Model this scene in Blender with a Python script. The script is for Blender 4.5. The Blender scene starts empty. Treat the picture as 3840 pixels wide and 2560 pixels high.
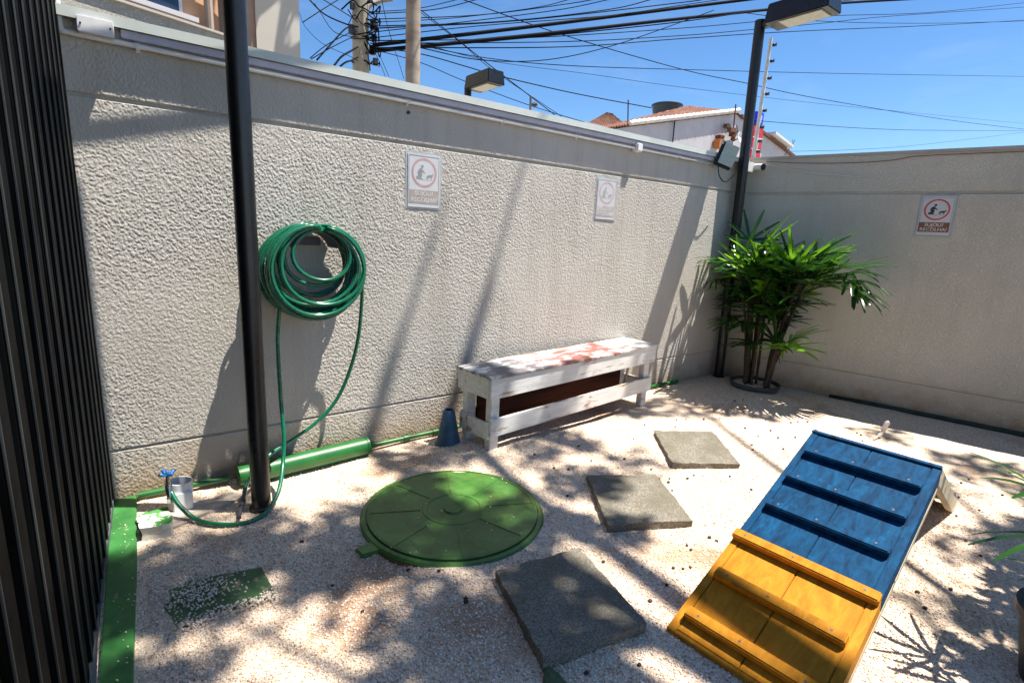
import bpy, bmesh, math, random
from mathutils import Vector, Matrix, noise
sc = bpy.context.scene
R = math.radians
# ------------------------------------------------------------------ camera
YAW, PITCH, ROLL, FOC = R(37.49), R(-11.90), R(2.80), 1.024
cy, sy, cp, sp, cr, sr = math.cos(YAW), math.sin(YAW), math.cos(PITCH), math.sin(PITCH), math.cos(ROLL), math.sin(ROLL)
cf = Vector((sy*cp, cy*cp, sp)); r0 = Vector((cy, -sy, 0)); u0 = r0.cross(cf)
cR = cr*r0 + sr*u0; cU = -sr*r0 + cr*u0
CAM = Vector((0, 0, 1.5))
cam = bpy.data.objects.new('camera', bpy.data.cameras.new('camera'))
sc.collection.objects.link(cam); sc.camera = cam
M = Matrix((cR, cU, -cf)).transposed().to_4x4(); M.translation = CAM
cam.matrix_world = M
cam.data.sensor_width = 36; cam.data.lens = FOC*18; cam.data.clip_start = .02; cam.data.clip_end = 500
# ------------------------------------------------------------------ light
SDIR = Vector((1.55, -1.0, 4.6)); SUN = SDIR.normalized()
w = bpy.data.worlds.new('World'); sc.world = w; w.use_nodes = True
nt = w.node_tree; bg = nt.nodes['Background']
sky = nt.nodes.new('ShaderNodeTexSky'); sky.sky_type = 'NISHITA'; sky.sun_disc = False
sky.sun_elevation = math.asin(SUN.z); sky.sun_rotation = math.atan2(SUN.x, SUN.y)
sky.air_density = 1.0; sky.dust_density = 0.2; sky.ozone_density = 4.0; sky.altitude = 1200
hs = nt.nodes.new('ShaderNodeHueSaturation'); hs.inputs['Saturation'].default_value = 1.17; hs.inputs['Value'].default_value = .88
nt.links.new(sky.outputs[0], hs.inputs['Color']); # faint cirrus
tcw = nt.nodes.new('ShaderNodeTexCoord'); mpw = nt.nodes.new('ShaderNodeMapping'); mpw.inputs['Scale'].default_value = (1.2, 3.5, 9); mpw.inputs['Rotation'].default_value = (0, 0, .6)
nzw = nt.nodes.new('ShaderNodeTexNoise'); nzw.inputs['Scale'].default_value = 1.6; nzw.inputs['Detail'].default_value = 7; nzw.inputs['Roughness'].default_value = .62; nzw.inputs['Distortion'].default_value = .7
rpw = nt.nodes.new('ShaderNodeValToRGB'); rpw.color_ramp.elements[0].position = .50; rpw.color_ramp.elements[1].position = .78; rpw.color_ramp.elements[1].color = (.06, .06, .06, 1)
mxw = nt.nodes.new('ShaderNodeMix'); mxw.data_type = 'RGBA'; mxw.inputs[7].default_value = (7.5, 8.0, 8.6, 1)
nt.links.new(tcw.outputs['Generated'], mpw.inputs[0]); nt.links.new(mpw.outputs[0], nzw.inputs['Vector']); nt.links.new(nzw.outputs[0], rpw.inputs[0])
nt.links.new(rpw.outputs[0], mxw.inputs[0]); nt.links.new(hs.outputs[0], mxw.inputs[6])
nt.links.new(mxw.outputs[2], bg.inputs[0]); bg.inputs[1].default_value = 0.094
sun = bpy.data.objects.new('sun', bpy.data.lights.new('sun', 'SUN')); sc.collection.objects.link(sun)
sun.data.energy = 5.0; sun.data.angle = R(.53); sun.data.color = (1, .94, .84)
sun.rotation_euler = SUN.to_track_quat('Z', 'Y').to_euler(); sun.location = (0, 0, 20)
sc.view_settings.view_transform = 'Standard'; sc.view_settings.look = 'None'
sc.view_settings.exposure = 1.15; sc.view_settings.gamma = 1
# ------------------------------------------------------------------ helpers
K = 1.6327
WALL_Y = 3.225
N2 = Vector((math.cos(R(-13.25)), -math.sin(R(-13.25)), 0)); D2 = 6.0675      # second wall plane
T2 = Vector((-N2.y, N2.x, 0))                                                # along it, away from camera
CORNER = Vector(((D2 - N2.y*WALL_Y)/N2.x, WALL_Y, 0))
def ray(x, y):
    a, b = (x*K-1920)/1920, (y*K-1280)/1920
    return a*cR - b*cU + FOC*cf
def hit(x, y, n, d):
    v = ray(x, y); t = (d - n.dot(CAM))/n.dot(v); return CAM + t*v
def gz(x, y, z=0): return hit(x, y, Vector((0, 0, 1)), z)
def wy(x, y, Y=WALL_Y): return hit(x, y, Vector((0, 1, 0)), Y)
def w2(x, y, off=0): return hit(x, y, N2, D2-off)

def link(name, me, mat, parent=None):
    o = bpy.data.objects.new(name, me)
    if mat:
        for m in (mat if isinstance(mat, (list, tuple)) else [mat]): me.materials.append(m)
    sc.collection.objects.link(o)
    if parent: o.parent = parent
    return o
def obj(name, bm, mat, parent=None, smooth=False, bevel=0):
    if bevel:
        bmesh.ops.bevel(bm, geom=bm.edges[:]+bm.verts[:], offset=bevel, segments=2, affect='EDGES', clamp_overlap=True)
    me = bpy.data.meshes.new(name); bm.to_mesh(me); bm.free()
    if smooth:
        for p in me.polygons: p.use_smooth = True
    if smooth == 'auto': me.set_sharp_from_angle(angle=R(35))
    return link(name, me, mat, parent)
def tag(o, label=None, cat=None, group=None, kind=None):
    if label: o['label'] = label
    if cat: o['category'] = cat
    if group: o['group'] = group
    if kind: o['kind'] = kind
    return o
def thing(name, label, cat, loc=(0, 0, 0), rz=0, group=None):
    o = bpy.data.objects.new(name, None); sc.collection.objects.link(o)
    o.location = loc; o.rotation_euler = (0, 0, rz); o.empty_display_size = .1
    return tag(o, label, cat, group)
def box(bm, c, s, rot=None):
    m = Matrix.Translation(Vector(c))
    if rot is not None: m = m @ rot.to_4x4()
    r = bmesh.ops.create_cube(bm, size=1, matrix=m @ Matrix.Diagonal((s[0], s[1], s[2], 1)))
    return r['verts']
def B(c, s, rot=None):
    bm = bmesh.new(); box(bm, c, s, rot); return bm
def span(bm, a, b, wdt, hgt, up=Vector((0, 0, 1))):           # a beam from a to b
    a, b = Vector(a), Vector(b); x = (b-a).normalized(); y = up.cross(x).normalized(); z = x.cross(y)
    rot = Matrix((x, y, z)).transposed()
    return box(bm, (a+b)/2, ((b-a).length, wdt, hgt), rot)
def tube(bm, pts, rad, seg=10, cap=True, closed=False):
    pts = [Vector(p) for p in pts]; n = len(pts); rings = []
    rads = rad if isinstance(rad, (list, tuple)) else [rad]*n
    prev = None
    for i, p in enumerate(pts):
        if closed: t = pts[(i+1) % n]-pts[i-1]
        else: t = pts[min(i+1, n-1)]-pts[max(i-1, 0)]
        t.normalize()
        if prev is None:
            a = Vector((0, 0, 1)) if abs(t.z) < .9 else Vector((1, 0, 0)); s = t.cross(a).normalized()
        else:
            s = (prev-t*prev.dot(t)).normalized()
        prev = s; q = t.cross(s)
        rings.append([bm.verts.new(p+rads[i]*(math.cos(2*math.pi*k/seg)*s+math.sin(2*math.pi*k/seg)*q)) for k in range(seg)])
    for i in range(n if closed else n-1):
        A, Bb = rings[i], rings[(i+1) % n]
        for k in range(seg): bm.faces.new((A[k], A[(k+1) % seg], Bb[(k+1) % seg], Bb[k]))
    if cap and not closed:
        bm.faces.new(rings[0][::-1]); bm.faces.new(rings[-1])
    return bm
def spline(pts, n=8):                                            # Catmull-Rom
    pts = [Vector(p) for p in pts]; P = [2*pts[0]-pts[1]]+pts+[2*pts[-1]-pts[-2]]; out = []
    for i in range(1, len(P)-2):
        for j in range(n):
            t = j/n; a, b, c, d = P[i-1:i+3]
            out.append(.5*((2*b)+(c-a)*t+(2*a-5*b+4*c-d)*t*t+(3*b-a-3*c+d)*t**3))
    return out+[pts[-1]]
def lathe(bm, prof, c=(0, 0, 0), seg=32, cap=True):
    c = Vector(c); rings = []
    for r, z in prof: rings.append([bm.verts.new(c+Vector((r*math.cos(2*math.pi*k/seg), r*math.sin(2*math.pi*k/seg), z))) for k in range(seg)])
    for A, Bb in zip(rings, rings[1:]):
        for k in range(seg): bm.faces.new((A[k], A[(k+1) % seg], Bb[(k+1) % seg], Bb[k]))
    if cap: bm.faces.new(rings[0][::-1]); bm.faces.new(rings[-1])
    return bm
def prism(bm, pts, ext):                                           # planar outline pushed along ext
    ext = Vector(ext); a = [bm.verts.new(Vector(p)) for p in pts]; b = [bm.verts.new(Vector(p)+ext) for p in pts]
    n = len(a); bm.faces.new(a[::-1]); bm.faces.new(b)
    for i in range(n): bm.faces.new((a[i], a[(i+1) % n], b[(i+1) % n], b[i]))
    bmesh.ops.recalc_face_normals(bm, faces=bm.faces[:]); return bm

# ------------------------------------------------------------------ materials
def newmat(name):
    m = bpy.data.materials.new(name); m.use_nodes = True; t = m.node_tree
    return m, t, t.nodes['Principled BSDF']
def N(t, typ, **kw):
    n = t.nodes.new(typ)
    for k, v in kw.items():
        if k in n.inputs.keys() if isinstance(k, str) else False: n.inputs[k].default_value = v
        else: setattr(n, k, v)
    return n
def ramp(t, src, stops):
    r = t.nodes.new('ShaderNodeValToRGB'); cr_ = r.color_ramp
    cr_.elements[0].position, cr_.elements[1].position = stops[0][0], stops[-1][0]
    cr_.elements[0].color = (*stops[0][1], 1); cr_.elements[1].color = (*stops[-1][1], 1)
    for p, c in stops[1:-1]: e = cr_.elements.new(p); e.color = (*c, 1)
    t.links.new(src, r.inputs[0]); return r.outputs[0]
def noi(t, scale, detail=4, rough=.55, coord='Object', vec=None, dist=0):
    n = t.nodes.new('ShaderNodeTexNoise'); n.inputs['Scale'].default_value = scale
    n.inputs['Detail'].default_value = detail; n.inputs['Roughness'].default_value = rough; n.inputs['Distortion'].default_value = dist
    if vec is None:
        tc = t.nodes.new('ShaderNodeTexCoord'); vec = tc.outputs[coord]
    t.links.new(vec, n.inputs['Vector']); return n.outputs[0]
def mapv(t, scale, coord='Object', rot=(0, 0, 0)):
    tc = t.nodes.new('ShaderNodeTexCoord'); m = t.nodes.new('ShaderNodeMapping')
    m.inputs['Scale'].default_value = scale; m.inputs['Rotation'].default_value = rot
    t.links.new(tc.outputs[coord], m.inputs[0]); return m.outputs[0]
def mix(t, f, a, b, mode='MIX'):
    m = t.nodes.new('ShaderNodeMix'); m.data_type = 'RGBA'; m.blend_type = mode
    for s, v in ((0, f), (6, a), (7, b)):
        if hasattr(v, 'links') or hasattr(v, 'is_linked'): t.links.new(v, m.inputs[s])
        elif isinstance(v, (int, float)): m.inputs[s].default_value = v
        else: m.inputs[s].default_value = (*v, 1)
    return m.outputs[2]
def math_(t, op, a, b=0.0):
    m = t.nodes.new('ShaderNodeMath'); m.operation = op
    for i, v in enumerate((a, b)):
        if isinstance(v, (int, float)): m.inputs[i].default_value = v
        else: t.links.new(v, m.inputs[i])
    return m.outputs[0]
def bump(t, b, h, strength=.5, dist=.01, prev=None):
    n = t.nodes.new('ShaderNodeBump'); n.inputs['Strength'].default_value = strength; n.inputs['Distance'].default_value = dist
    t.links.new(h, n.inputs['Height'])
    if prev: t.links.new(prev, n.inputs['Normal'])
    t.links.new(n.outputs[0], b.inputs['Normal']); return n.outputs[0]
def plain(name, c, rough=.5, metal=0, var=.25, scale=12, bmp=.15, bscale=60, spec=.5, coat=0):
    m, t, b = newmat(name)
    d = tuple(x*(1-var) for x in c); e = tuple(min(1, x*(1+var*.6)) for x in c)
    n = noi(t, scale, 6, .6)
    t.links.new(ramp(t, n, [(.3, d), (.7, e)]), b.inputs['Base Color'])
    r = noi(t, scale*3, 4, .6)
    mr = t.nodes.new('ShaderNodeMapRange'); mr.inputs[3].default_value = max(.03, rough-.12); mr.inputs[4].default_value = min(1, rough+.15)
    t.links.new(r, mr.inputs[0]); t.links.new(mr.outputs[0], b.inputs['Roughness'])
    b.inputs['Metallic'].default_value = metal; b.inputs['Specular IOR Level'].default_value = spec
    b.inputs['Coat Weight'].default_value = coat
    if bmp: bump(t, b, noi(t, bscale, 5, .6), bmp, .004)
    return m

def stucco(name, bd=.0095, g=1.0, sk=.45, wm=0):
    m, t, b = newmat(name)
    tc = t.nodes.new('ShaderNodeTexCoord'); P = tc.outputs['Object']
    big = noi(t, 1.3, 5, .6); col = ramp(t, big, [(.28, (.52*g, .485*g, (.435-wm)*g)), (.72, (.63*g, .595*g, (.54-wm)*g))])
    sep = t.nodes.new('ShaderNodeSeparateXYZ'); t.links.new(P, sep.inputs[0])
    # browner towards the foot of the wall, with a ragged edge
    edge = math_(t, 'ADD', sep.outputs[2], math_(t, 'MULTIPLY', math_(t, 'SUBTRACT', noi(t, 5, 6, .7), .5), -.5))
    foot_brown = ramp(t, edge, [(.02, (1, 1, 1)), (.17, (.35, .35, .35)), (.36, (0, 0, 0))])
    col = mix(t, foot_brown, col, (.44, .32, .21))
    # vertical rain streaks
    st = noi(t, 1, 5, .6, vec=mapv(t, (9, 9, .5)))
    col = mix(t, ramp(t, st, [(.50, (0, 0, 0)), (.75, (sk, sk, sk))]), col, (.36, .33, .28))
    t.links.new(col, b.inputs['Base Color']); b.inputs['Roughness'].default_value = .9; b.inputs['Specular IOR Level'].default_value = .2
    n1 = noi(t, 84, 4, .68, vec=mapv(t, (1, 1, .72), rot=(0, R(24), 0)), dist=.7)
    n2 = noi(t, 240, 3, .6)
    h = math_(t, 'ADD', ramp(t, n1, [(.42, (0, 0, 0)), (.58, (1, 1, 1))]), math_(t, 'MULTIPLY', n2, .5))
    bump(t, b, h, 1.0, bd)
    return m
M_stucco = stucco('stucco', .007); M_coat = stucco('stucco_coat', .0012, .95); M_stucco2 = stucco('shade_lifted_stucco', .0028, 1.15, .12, .025)  # last one: same paint, colour lightened and warmed to brighten the shaded wall
M_smooth = plain('smooth_stucco', (.42, .39, .35), .9, var=.12, scale=2, bmp=.4, bscale=90)
M_coping = plain('white_sheet_metal', (.62, .66, .62), .35, var=.1, scale=3, bmp=.05)
M_pvc = plain('grey_pvc', (.55, .54, .66), .35, var=.1, bmp=0)
M_pvcw = plain('white_pvc', (.78, .78, .78), .35, var=.12, bmp=.05)
M_black = plain('black_paint', (.010, .011, .013), .3, var=.3, bmp=.08, bscale=90)
M_slat = plain('black_slat_paint', (.003, .0034, .004), .6, var=.35, scale=4, bmp=.12, bscale=30, spec=.06)
M_litedge = plain('slat_lit_edge', (.04, .045, .046), .5, var=.2, scale=5, bmp=.05)
M_rail = plain('grey_rail', (.10, .10, .12), .5)
M_dark = plain('dark_plastic', (.015, .015, .016), .4)
M_wire = plain('wire_rubber', (.004, .0045, .008), .8, bmp=0, spec=.1)
M_glass = plain('lamp_glass', (.45, .45, .36), .15, var=.2, scale=30, bmp=0)
M_lens = plain('floodlight_glass', (.46, .52, .44), .3, var=.15, scale=40, bmp=0, coat=.5)
M_hose = plain('green_hose', (.002, .125, .062), .25, var=.15, bmp=0, coat=.4)
M_gpipe = plain('green_painted_pipe', (.012, .125, .022), .38, var=.3, scale=7, bmp=.12, bscale=40, coat=.3)
M_conc = plain('pole_concrete', (.30, .27, .22), .9, var=.3, scale=6, bmp=.5)
M_steel = plain('chrome', (.5, .5, .52), .22, metal=1, bmp=0)
M_blueh = plain('blue_plastic_handle', (.02, .12, .35), .35, bmp=0)
M_cone = plain('blue_plastic_cone', (.035, .095, .16), .5, var=.35, scale=9)
M_pot = plain('grey_pot', (.045, .055, .065), .6, var=.3, scale=14, bmp=.3)
M_soil = plain('soil', (.06, .04, .025), .95, var=.5, scale=40, bmp=1)
M_white = plain('white_paint', (.7, .7, .68), .5, var=.15)
M_red = plain('red_panel', (.55, .02, .02), .4)
M_blue = plain('blue_panel', (.02, .04, .75), .35)
M_peach = plain('peach_wall', (.55, .33, .20), .85, var=.12, scale=3, bmp=.3)
M_cream = plain('cream_tower', (.52, .49, .43), .85, var=.06, scale=2, bmp=.2)
M_brownw = plain('brown_facade', (.32, .25, .20), .85, var=.15, scale=3)
M_window = plain('window_glass', (.02, .035, .07), .08, bmp=0)
M_frame = plain('window_frame', (.55, .56, .6), .4)
M_cabin = plain('white_gable_wall', (.50, .48, .50), .85, var=.12, scale=2, bmp=.3)
M_tank = plain('water_tank', (.02, .035, .04), .45, var=.2)
M_orange = plain('orange_box', (.55, .17, .03), .6)
M_brown = plain('brown_box', (.16, .06, .03), .7, var=.5)
M_brick = plain('rubble', (.22, .09, .045), .9, var=.6, scale=30, bmp=.8)

def gravel(name, fine=1.0):
    m, t, b = newmat(name)
    tc = t.nodes.new('ShaderNodeTexCoord'); P = tc.outputs['Object']
    v = t.nodes.new('ShaderNodeTexVoronoi'); v.inputs['Scale'].default_value = 125*fine; t.links.new(P, v.inputs['Vector'])
    v2 = t.nodes.new('ShaderNodeTexVoronoi'); v2.inputs['Scale'].default_value = 210*fine; t.links.new(P, v2.inputs['Vector'])
    s = t.nodes.new('ShaderNodeSeparateColor'); t.links.new(v.outputs['Color'], s.inputs[0])
    s2 = t.nodes.new('ShaderNodeSeparateColor'); t.links.new(v2.outputs['Color'], s2.inputs[0])
    base = ramp(t, s.outputs[0], [(0, (.42, .28, .19)), (.08, (.64, .49, .37)), (.4, (.79, .655, .53)), (.75, (.87, .755, .64)), (1, (.90, .83, .74))])
    tint = ramp(t, s2.outputs[1], [(0, (.66, .50, .40)), (.3, (.95, .86, .77)), (1, (1, .97, .93))])
    col = mix(t, .8, base, tint, 'MULTIPLY')
    # rusty soil patches where the gravel is thin
    soil = math_(t, 'ADD', noi(t, 1.1, 5, .62), math_(t, 'MULTIPLY', noi(t, 9, 4, .7), .16))
    f = ramp(t, soil, [(.64, (0, 0, 0)), (.76, (.75, .75, .75))])
    col = mix(t, f, col, (.42, .24, .14))
    for cx_, cy__, rad_ in ((.82, 1.98, .30), (1.02, 1.45, .26), (.62, 1.75, .2), (2.2, 1.15, .14)):
        vm = t.nodes.new('ShaderNodeVectorMath'); vm.operation = 'DISTANCE'; t.links.new(P, vm.inputs[0]); vm.inputs[1].default_value = (cx_, cy__, 0)
        dd = math_(t, 'ADD', vm.outputs['Value'], math_(t, 'MULTIPLY', math_(t, 'SUBTRACT', noi(t, 7, 5, .7), .5), .5))
        col = mix(t, ramp(t, dd, [(rad_*.3, (.7, .7, .7)), (rad_, (0, 0, 0))]), col, (.38, .20, .11))
    ct = ramp(t, noi(t, 26, 3, .7), [(.66, (0, 0, 0)), (.72, (.6, .6, .6))])
    col = mix(t, ct, col, (.36, .28, .21))
    t.links.new(col, b.inputs['Base Color']); b.inputs['Roughness'].default_value = .8; b.inputs['Specular IOR Level'].default_value = .25
    h = math_(t, 'SUBTRACT', 1.0, v.outputs['Distance'])
    h = math_(t, 'ADD', h, math_(t, 'MULTIPLY', math_(t, 'SUBTRACT', 1.0, v2.outputs['Distance']), .4))
    bump(t, b, h, .9, .006)
    return m
M_gravel = gravel('white_gravel')
def pebble():
    m, t, b = newmat('pebble')
    g = t.nodes.new('ShaderNodeNewGeometry')
    c = ramp(t, g.outputs['Random Per Island'], [(0, (.38, .26, .18)), (.12, (.64, .50, .38)), (.6, (.80, .67, .55)), (1, (.89, .82, .73))])
    t.links.new(c, b.inputs['Base Color']); b.inputs['Roughness'].default_value = .7
    return m
M_pebble = pebble()
def slabmat():
    m, t, b = newmat('rough_concrete')
    v = t.nodes.new('ShaderNodeTexVoronoi'); v.inputs['Scale'].default_value = 190
    tc = t.nodes.new('ShaderNodeTexCoord'); t.links.new(tc.outputs['Object'], v.inputs['Vector'])
    s = t.nodes.new('ShaderNodeSeparateColor'); t.links.new(v.outputs['Color'], s.inputs[0])
    c = ramp(t, s.outputs[0], [(0, (.11, .10, .08)), (.5, (.215, .195, .155)), (1, (.33, .30, .24))])
    c = mix(t, ramp(t, noi(t, 5, 6, .7), [(.42, (0, 0, 0)), (.66, (.85, .85, .85))]), c, (.14, .12, .085))
    t.links.new(c, b.inputs['Base Color']); b.inputs['Roughness'].default_value = .9
    bump(t, b, math_(t, 'ADD', noi(t, 120, 4, .7), s.outputs[1]), .8, .004)
    return m
M_slab = slabmat()
M_moss = plain('mossy_concrete', (.10, .13, .06), .9, var=.5, scale=25, bmp=.8)
def wornpaint(name, c, th):
    m, t, b = newmat(name); a_ = ramp(t, noi(t, 6, 6, .65), [(.3, tuple(x*.55 for x in c)), (.7, tuple(x*1.25 for x in c))])
    f = ramp(t, math_(t, 'ADD', math_(t, 'MULTIPLY', noi(t, 22, 7, .75), .6), math_(t, 'MULTIPLY', noi(t, 4, 4, .6), .4)), [(th, (0, 0, 0)), (th+.03, (.85, .85, .85))])
    t.links.new(mix(t, f, a_, (.34, .28, .20)), b.inputs['Base Color']); b.inputs['Roughness'].default_value = .5; bump(t, b, f, -.5, .002); return m
M_greenp = wornpaint('green_floor_paint', (.04, .20, .045), .585)
def wood(name, c1, c2, axis=0, rough=.45, knots=True, wear=None, coat=.2):
    m, t, b = newmat(name)
    sc_ = [26, 26, 26]; sc_[axis] = 1.6
    g = noi(t, 1, 6, .65, vec=mapv(t, tuple(sc_)), dist=.6)
    col = ramp(t, g, [(.3, c1), (.7, c2)])
    if wear: col = mix(t, ramp(t, noi(t, 1, 7, .72, vec=mapv(t, (3, 14, 14))), [(.56, (0, 0, 0)), (.70, (.8, .8, .8))]), col, wear)
    if knots:
        v = t.nodes.new('ShaderNodeTexVoronoi'); v.inputs['Scale'].default_value = 4.3
        tc = t.nodes.new('ShaderNodeTexCoord'); t.links.new(tc.outputs['Object'], v.inputs['Vector'])
        col = mix(t, ramp(t, v.outputs['Distance'], [(.05, (.7, .7, .7)), (.09, (0, 0, 0))]), col, tuple(x*.35 for x in c1))
    t.links.new(col, b.inputs['Base Color']); b.inputs['Roughness'].default_value = rough; b.inputs['Coat Weight'].default_value = coat; b.inputs['Specular IOR Level'].default_value = .12
    bump(t, b, g, .5, .004)
    return m
M_yellow = wood('yellow_stained_wood', (.36, .135, .008), (.58, .25, .020), rough=.65, coat=0)
M_bluew = wood('blue_stained_wood', (.001, .017, .052), (.002, .070, .175), wear=(.003, .10, .24), rough=.7, coat=0)
M_raww = wood('raw_wood', (.42, .34, .22), (.62, .54, .40), rough=.8, coat=0)
def peel(name, reds):
    m, t, b = newmat(name)
    g = noi(t, 1, 7, .7, vec=mapv(t, (3.0, 20, 20)), dist=.8)
    wh = ramp(t, noi(t, 1, 5, .6, vec=mapv(t, (5, 30, 30))), [(.3, (.56, .57, .57)), (.7, (.76, .76, .74))])
    if reds:
        tc = t.nodes.new('ShaderNodeTexCoord'); sx = t.nodes.new('ShaderNodeSeparateXYZ'); t.links.new(tc.outputs['Object'], sx.inputs[0])
        def win(c, w_): return math_(t, 'SUBTRACT', 1.0, math_(t, 'DIVIDE', math_(t, 'ABSOLUTE', math_(t, 'SUBTRACT', sx.outputs[0], c)), w_))
        base = math_(t, 'MULTIPLY', math_(t, 'ADD', g, noi(t, 5, 5, .65)), .5)
        fr_ = ramp(t, math_(t, 'ADD', base, math_(t, 'MULTIPLY', win(1.0, 1.0), .115)), [(.53, (0, 0, 0)), (.575, (.55, .55, .55)), (.63, (.95, .95, .95))])
        fg_ = ramp(t, math_(t, 'ADD', base, math_(t, 'MULTIPLY', win(.22, .4), .14)), [(.525, (0, 0, 0)), (.60, (.9, .9, .9))])
        f_all = ramp(t, base, [(.58, (0, 0, 0)), (.66, (.6, .6, .6))])
        c = mix(t, f_all, wh, (.30, .24, .21)); c = mix(t, fr_, c, (.27, .06, .042)); c = mix(t, fg_, c, (.13, .125, .14)); f = fr_
    else:
        under = ramp(t, noi(t, 12, 5, .6), [(.3, (.16, .09, .05)), (.7, (.42, .24, .12))])
        f = ramp(t, math_(t, 'ADD', math_(t, 'MULTIPLY', g, .6), math_(t, 'MULTIPLY', noi(t, 3.1, 5, .6), .4)), [(.545, (0, 0, 0)), (.59, (.9, .9, .9))])
        c = mix(t, f, wh, under)
    t.links.new(c, b.inputs['Base Color']); b.inputs['Roughness'].default_value = .6
    bump(t, b, f, -.5, .003)
    return m
M_peel = peel('peeling_white_paint', False); M_peelr = peel('peeling_white_over_red', True)
M_darkw = wood('dark_red_wood', (.035, .012, .008), (.10, .035, .022), rough=.8, coat=0)
def leafmat(name, c1, c2, trans=.25, rough=.28):
    m, t, b = newmat(name)
    g = t.nodes.new('ShaderNodeNewGeometry')
    col = ramp(t, g.outputs['Random Per Island'], [(0, c1), (.75, c2), (1, tuple(min(1, x*1.5) for x in c2))])
    t.links.new(col, b.inputs['Base Color']); b.inputs['Roughness'].default_value = rough
    tr = t.nodes.new('ShaderNodeBsdfTranslucent'); tr.inputs[0].default_value = (*[min(1, x*2.2) for x in c2], 1)
    ms = t.nodes.new('ShaderNodeMixShader'); ms.inputs[0].default_value = trans
    t.links.new(b.outputs[0], ms.inputs[1]); t.links.new(tr.outputs[0], ms.inputs[2])
    t.links.new(ms.outputs[0], t.nodes['Material Output'].inputs[0]); return m
M_palm = leafmat('palm_leaf', (.006, .024, .007), (.030, .10, .014), .2, .2)
M_palmy = leafmat('young_palm_leaf', (.06, .17, .008), (.12, .28, .014), .38)
M_leaf = leafmat('tree_leaf', (.02, .06, .012), (.05, .12, .02), .2)
M_cane = plain('palm_cane', (.055, .04, .025), .8, var=.5, scale=30, bmp=.8)
def ringed():
    m, t, b = newmat('ringed_trunk')
    g = noi(t, 1, 4, .6, vec=mapv(t, (.8, .8, 2.4))); w_ = ramp(t, g, [(.35, (.16, .12, .09)), (.5, (.30, .24, .19)), (.65, (.40, .34, .28))])
    t.links.new(w_, b.inputs['Base Color']); b.inputs['Roughness'].default_value = .9; bump(t, b, g, .4, .02); return m
M_trunk = ringed()
def tilemat():
    m, t, b = newmat('clay_tile')
    v = noi(t, 5, 6, .7); c = ramp(t, v, [(.3, (.06, .025, .018)), (.5, (.18, .07, .042)), (.72, (.32, .16, .10))])
    t.links.new(c, b.inputs['Base Color']); b.inputs['Roughness'].default_value = .9; return m
M_tile = tilemat()

# ------------------------------------------------------------------ ground
def gh(x, y):
    h = .014*noise.noise(Vector((x*1.7, y*1.7, 3)))+.006*noise.noise(Vector((x*6, y*6, 1)))
    h += .055*math.exp(-((x-2.0)**2/.35+(y-2.8)**2/.07))+.02*math.exp(-((x-5.2)**2+(y-2.7)**2)/.15)
    h -= .03*math.exp(-((x-.82)**2/.05+(y-1.98)**2/.03))
    a, b = (x-.235)*.99+(y-2.19)*.1, (y-2.19)+(x-.235)*.16
    d = max(abs(a)/.19, abs(b)/.115)-1+.55*noise.noise(Vector((x*11, y*11, 5)))+max(0, -a)*1.6
    if d < 0: h = -.014
    elif d < .35: h = -.014+(h+.014)*(d/.35)
    return h
bm = bmesh.new(); box(bm, (0, 0, -.25), (400, 400, .1)); tag(obj('ground', bm, M_conc), kind='structure')
bm = bmesh.new(); nx, ny = 420, 300; X0, X1, Y0, Y1 = -.16, 7.0, -1.2, 3.26
vs = [[bm.verts.new((X0+(X1-X0)*i/nx, Y0+(Y1-Y0)*j/ny, gh(X0+(X1-X0)*i/nx, Y0+(Y1-Y0)*j/ny))) for j in range(ny+1)] for i in range(nx+1)]
for i in range(nx):
    for j in range(ny): bm.faces.new((vs[i][j], vs[i+1][j], vs[i+1][j+1], vs[i][j+1]))
tag(obj('gravel_ground', bm, M_gravel, smooth=True), kind='structure')
bm = B((-.0, 1.0, -.09), (.0, 0, 0)); bm.free()
bm = bmesh.new()
prism(bm, [(-.115, 3.22, -.1), (-.005, 3.22, -.1), (-.028, 2.56, -.1), (-.062, 1.9, -.1), (-.13, .0, -.1), (-.13, -1.2, -.1), (-.30, -1.2, -.1), (-.24, .0, -.1), (-.15, 1.9, -.1)], (0, 0, .128))
tag(obj('green_kerb', bm, M_greenp, bevel=.004), 'long green painted kerb strip at the foot of the black slatted fence', 'kerb')
# loose pebbles, uncountable
random.seed(4)
bm = bmesh.new()
ico = bmesh.new(); bmesh.ops.create_icosphere(ico, subdivisions=1, radius=1); IV = [v.co.copy() for v in ico.verts]; IF = [[v.index for v in f.verts] for f in ico.faces]; ico.free()
def peb(x, y, z, s):
    q = Matrix.Rotation(random.uniform(0, 6.3), 3, 'Z') @ Matrix.Rotation(random.uniform(0, 1), 3, 'X')
    a = (s*random.uniform(.8, 1.3), s*random.uniform(.7, 1), s*random.uniform(.5, .8))
    V = [bm.verts.new(Vector((x, y, z))+q @ Vector((c.x*a[0], c.y*a[1], c.z*a[2]))) for c in IV]
    for f in IF: bm.faces.new([V[i] for i in f])
MH = Vector((1.36, 2.22, 0)); MHR = .49
def inmh(x, y, m=0): return (x-MH.x)**2+(y-MH.y)**2 < (MHR+m)**2
n = 0
while n < 42000:
    d = 1.0+3.4*random.random()**1.25; a = R(random.uniform(-9, 84)); x, y = d*math.sin(a), d*math.cos(a)
    if x < -.0 or y > 3.2 or (inmh(x, y, 0) and random.random() < .988): continue
    if .02 < x < .42 and 2.06 < y < 2.32 and random.random() < .55: continue
    s = random.uniform(.0028, .0062); peb(x, y, gh(x, y)+s*.35+(.045 if inmh(x, y) else 0), s); n += 1
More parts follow.
